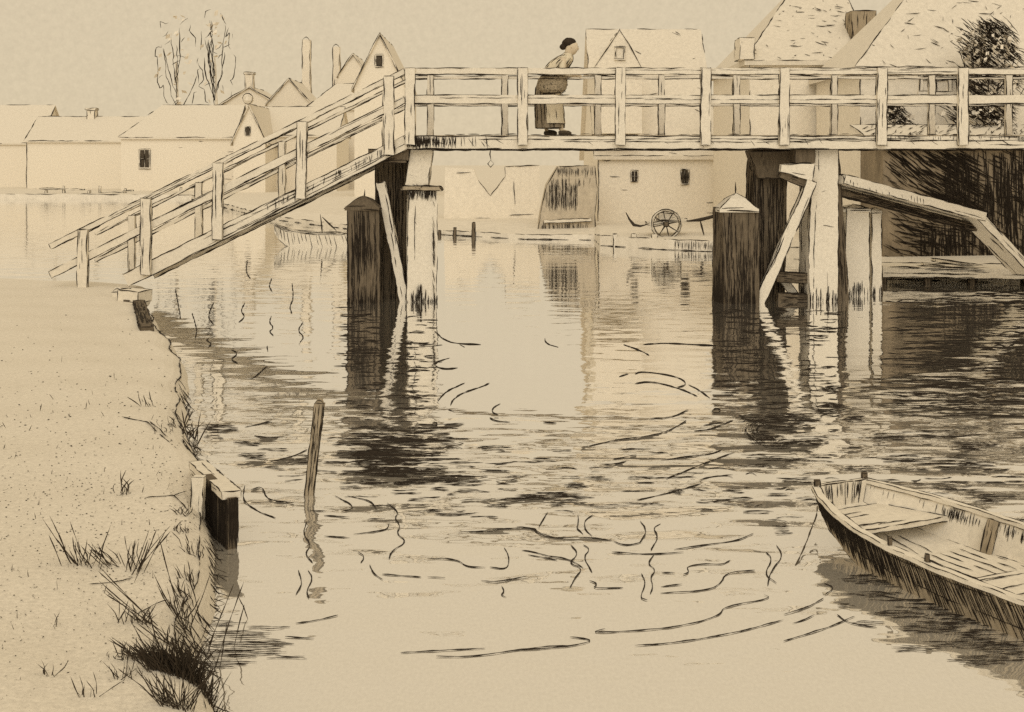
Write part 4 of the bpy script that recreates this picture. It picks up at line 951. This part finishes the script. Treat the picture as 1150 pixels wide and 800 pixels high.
md = bo.modifiers.new('Skin', 'SKIN'); md.use_smooth_shade = True
for k, i in pts.items(): me.skin_vertices[0].data[i].radius = (rad[k][3],) * 2
me.skin_vertices[0].data[pts['pel']].use_root = True
bo.modifiers.new('Sub', 'SUBSURF').levels = 1; bo.modifiers['Sub'].render_levels = 2
bo.parent = per; bo.matrix_parent_inverse = Matrix.Translation(per.location).inverted()
def loft(rings, name, mat, parent, seams=True, n=20, folds=0, close=True, extra=None):
    """rings: (cx, cy, z, rx, ry, tilt)"""
    b = MB(); vs = []
    for j, (cx, cy, z, rx, ry, tl) in enumerate(rings):
        for i in range(n):
            a = 6.2832 * i / n; k = 1 + (folds * math.sin(a * 7 + 1) * (j / len(rings)) if folds else 0)
            vs.append(Q(cx + rx * k * math.cos(a), cy + ry * k * math.sin(a), z + tl * math.cos(a)))
    m = len(rings); fs = [(j * n + i, j * n + (i + 1) % n, j * n + n + (i + 1) % n, j * n + n + i) for j in range(m - 1) for i in range(n)]
    if close: fs += [tuple(range(n - 1, -1, -1)), tuple((m - 1) * n + i for i in range(n))]
    b.add(vs, fs)
    if seams:
        for i in (0, n // 2): b.stroke([vs[j * n + i] for j in range(m)], rp, gap=.08)
        b.stroke([vs[i] for i in range(n)] + [vs[0]], rp * .9); b.stroke([vs[(m - 1) * n + i] for i in range(n)] + [vs[(m - 1) * n]], rp * .9)
    if extra:
        cnt, lo, hi, wdt = extra
        for _ in range(cnt):
            i = random.randrange(n); j0 = random.uniform(lo, hi) * (m - 1); pl = []
            for q in range(4):
                jj = min(m - 1.001, j0 + q * .33); a = int(jj); pl.append((vs[a * n + i].lerp(vs[a * n + n + i], jj - a) - Q(rings[a][0], rings[a][1], rings[a][2])) * 1.02 + Q(rings[a][0], rings[a][1], rings[a][2]))
            b.stroke(pl, rp * wdt)
    o = b.build(name, mat, parent)
    return o
loft([(.06, 0, 1.48, .078, .085, -.01), (.055, 0, 1.44, .085, .09, -.02), (.02, 0, 1.39, .14, .18, -.03), (-.045, 0, 1.30, .19, .23, -.03), (-.09, 0, 1.18, .20, .21, -.02), (-.12, 0, 1.06, .15, .165, 0), (-.13, 0, .97, .155, .17, 0)], 'blouse', CLOTH, per, extra=(60, 0, .8, .7))
for y in (-1, 1):   # sleeves
    b = MB(); p0, p1, p2 = Q(-.01, y * .16, 1.35), Q(.06, y * .255, 1.09), Q(.23, y * .20 - .04, 1.08)
    b.stroke([p0, p0.lerp(p1, .5) + V((-.01, 0, 0)), p1, p2], .07, mat=0, sides=10, jit=.006, taper=.25, step=.5)
    b.stroke([p0 + V((-.072, -.02, 0)), p0.lerp(p1, .5) + V((-.085, -.03, 0)), p1 + V((-.05, -.03, -.05)), p1.lerp(p2, .5) + V((0, -.03, -.07)), p2 + V((0, -.02, -.05))], rp)
    b.stroke([p0 + V((.06, -.03, -.02)), p0.lerp(p1, .7) + V((.07, -.03, 0)), p2 + V((-.03, -.02, .06))], rp * .8)
    b.build('sleeve', CLOTH, per)
loft([(-.13, 0, 1.0, .15, .165, 0), (-.14, 0, .88, .21, .21, 0), (-.14, 0, .65, .23, .22, 0), (-.12, 0, .4, .24, .23, 0), (-.10, 0, .14, .25, .24, 0)], 'skirt', paper('grey wool', (0.30, 0.25, 0.18), 0.4, 25), per, folds=.10, close=False, extra=(150, 0, .85, .75))
b = MB(); n = 9; vs = []      # apron over the front and near side of the skirt
for z, cx, rx, ry in ((.99, -.13, .165, .18), (.86, -.14, .235, .235), (.62, -.135, .255, .245), (.4, -.115, .27, .255), (.22, -.10, .28, .262)):
    for i in range(n): a = math.radians(-100 + 150 * i / (n - 1)); vs.append(Q(cx + rx * math.cos(a), ry * math.sin(a), z))
b.add(vs + [v + V((-.008, 0, 0)) for v in vs], [(j * n + i, j * n + i + 1, j * n + n + i + 1, j * n + n + i) for j in range(4) for i in range(n - 1)] + [(45 + j * n + i, 45 + j * n + n + i, 45 + j * n + n + i + 1, 45 + j * n + i + 1) for j in range(4) for i in range(n - 1)])
for i in (0, 2, 4, 5, n - 1): b.stroke([vs[j * n + i] for j in range(5)], rp * .9, gap=.1)
b.stroke([vs[4 * n + i] for i in range(n)], rp)
b.build('apron', CLOTH, per)
def blob(c, rx, ry, rz, name, mat, strands=0, cut=None):
    b = MB(); n, m = 16, 10; vs = []
    for j in range(m + 1):
        t = math.pi * j / m
        for i in range(n):
            a = 6.2832 * i / n; k = 1 + .06 * math.sin(a * 5 + j)
            vs.append(Q(c[0] + rx * k * math.sin(t) * math.cos(a), c[1] + ry * k * math.sin(t) * math.sin(a), c[2] - rz * math.cos(t)))
    fs = [(j * n + i, j * n + (i + 1) % n, j * n + n + (i + 1) % n, j * n + n + i) for j in range(m) for i in range(n)]
    b.add(vs, fs)
    for _ in range(strands):
        i = random.randrange(n); j = random.randrange(1, m - 3); b.stroke([vs[(j + q) * n + i] for q in range(4)], rp * .8)
    return b.build(name, mat, per)
blob((.075, 0, 1.675), .125, .115, .095, 'hair', HAIR, 40); blob((-.035, 0, 1.60), .06, .065, .06, 'hair_bun', HAIR, 8)
for y in (-1, 1):
    b = MB(); c = (.232, y * .042, 1.60); b.stroke([Q(c[0] - .012, c[1], c[2]), Q(c[0] + .008, c[1], c[2])], .008, mat=0, jit=0); b.build('eye', HAIR, per)
    b = MB(); b.stroke([Q(.10, y * .095, 1.56), Q(.11, y * .108, 1.58), Q(.105, y * .10, 1.60)], .016, mat=0, jit=0, sides=6); b.build('ear', SKIN, per)
    b = MB(); x = .17 if y < 0 else -.08
    b.stroke([Q(x - .12, y * .1, .045), Q(x - .04, y * .1, .06), Q(x + .05, y * .1, .045), Q(x + .11, y * .1, .035)], .05, mat=0, jit=0, sides=8, taper=.45, step=.6); b.build('shoe', DCLOTH, per)
b = MB(); b.stroke([Q(.232, -.025, 1.525), Q(.238, 0, 1.527), Q(.232, .025, 1.525)], .006, mat=0, jit=0); b.build('mouth', HAIR, per)
# basket on her near arm
b = MB(); n = 18; vs = []; cx, cy, cz = -.07, -.36, .74
for z, rx, ry in ((0, .16, .11), (.05, .24, .15), (.15, .27, .17), (.24, .255, .16), (.29, .23, .15), (.29, .20, .12), (.1, .18, .1)):
    for i in range(n): a = 6.2832 * i / n; vs.append(Q(cx + rx * math.cos(a), cy + ry * math.sin(a), cz + z))
b.add(vs, [(j * n + i, j * n + (i + 1) % n, j * n + n + (i + 1) % n, j * n + n + i) for j in range(6) for i in range(n)] + [tuple(range(n - 1, -1, -1)), tuple(6 * n + i for i in range(n))])
for _ in range(120):
    j = random.randrange(0, 4); i = random.randrange(n); t = random.random(); p = vs[j * n + i].lerp(vs[j * n + n + (i + 1) % n], t); c = Q(cx, cy, cz + .15); p = c + (p - c) * 1.02
    b.stroke([p, p + V((random.uniform(.01, .035), 0, random.uniform(-.03, .01)))], rp * .9)
for j in (0, 3, 4): b.stroke([vs[j * n + i % n] for i in range(n + 1)], rp)
bk = thing('basket', 'round wicker basket hanging on the woman\'s arm behind the railing', 'basket', Q(cx, cy, cz))
b.build('bowl', WICK, bk)
b = MB(); b.stroke([Q(cx - .2, cy, cz + .27), Q(cx - .12, cy + .06, cz + .38), Q(cx + .08, cy + .10, cz + .40), Q(cx + .2, cy, cz + .27)], .014, mat=0, sides=5, jit=.003); b.build('handle', WICK, bk)

# ------------------------------------------------------------------ sky, sun, camera
w = bpy.data.worlds.new('World'); SC.world = w; w.use_nodes = True; nt = w.node_tree
bg = nt.nodes['Background']
SUN_EL, SUN_AZ = math.radians(38), math.radians(-5)    # behind the viewer, thinly veiled
sky = node(nt, 'ShaderNodeTexSky', sky_type='NISHITA'); sky.sun_disc = False; sky.sun_elevation = SUN_EL; sky.sun_rotation = math.pi - SUN_AZ
mul = node(nt, 'ShaderNodeMix', data_type='RGBA', blend_type='MULTIPLY'); mul.inputs[0].default_value = 1; mul.inputs[7].default_value = (.06, .06, .06, 1)
nt.links.new(sky.outputs[0], mul.inputs[6])
tc = node(nt, 'ShaderNodeTexCoord'); ns = node(nt, 'ShaderNodeTexNoise'); ns.inputs['Scale'].default_value = 230; ns.inputs['Detail'].default_value = 12; ns.inputs['Roughness'].default_value = .8
nt.links.new(tc.outputs['Generated'], ns.inputs['Vector'])
rp_ = node(nt, 'ShaderNodeValToRGB'); rp_.color_ramp.elements[0].position = .3; rp_.color_ramp.elements[1].position = .7
SKYC = (.645, .532, .362)
rp_.color_ramp.elements[0].color = (*[c * .91 for c in SKYC], 1); rp_.color_ramp.elements[1].color = (*[c * 1.09 for c in SKYC], 1)
nt.links.new(ns.outputs['Fac'], rp_.inputs['Fac'])
mx = node(nt, 'ShaderNodeMix', data_type='RGBA'); mx.inputs[0].default_value = .95
nt.links.new(mul.outputs[2], mx.inputs[6]); nt.links.new(rp_.outputs[0], mx.inputs[7]); nt.links.new(mx.outputs[2], bg.inputs['Color']); bg.inputs['Strength'].default_value = 1.0
sl = bpy.data.lights.new('sun', 'SUN'); sl.energy = 0.95; sl.angle = math.radians(55); sl.color = (1, .96, .89)
so = bpy.data.objects.new('sun', sl); COL.objects.link(so)
d = V((math.sin(SUN_AZ) * math.cos(SUN_EL), -math.cos(SUN_AZ) * math.cos(SUN_EL), math.sin(SUN_EL)))
so.rotation_euler = d.to_track_quat('Z', 'Y').to_euler(); so.location = (10, -10, 20)
cam = bpy.data.cameras.new('camera'); co = bpy.data.objects.new('camera', cam); COL.objects.link(co)
co.location = (0, 0, E); co.rotation_euler = (math.pi / 2, 0, 0)
cam.sensor_width = 36; cam.lens = 36 * F / 1150; cam.shift_y = -(400 - HY) / 1150; cam.clip_start = .05; cam.clip_end = 6000
SC.camera = co
SC.view_settings.view_transform = 'Standard'; SC.view_settings.look = 'None'; SC.view_settings.exposure = 0.13; SC.view_settings.gamma = 1
SC.cycles.max_bounces = 5; SC.cycles.diffuse_bounces = 3; SC.cycles.use_denoising = False
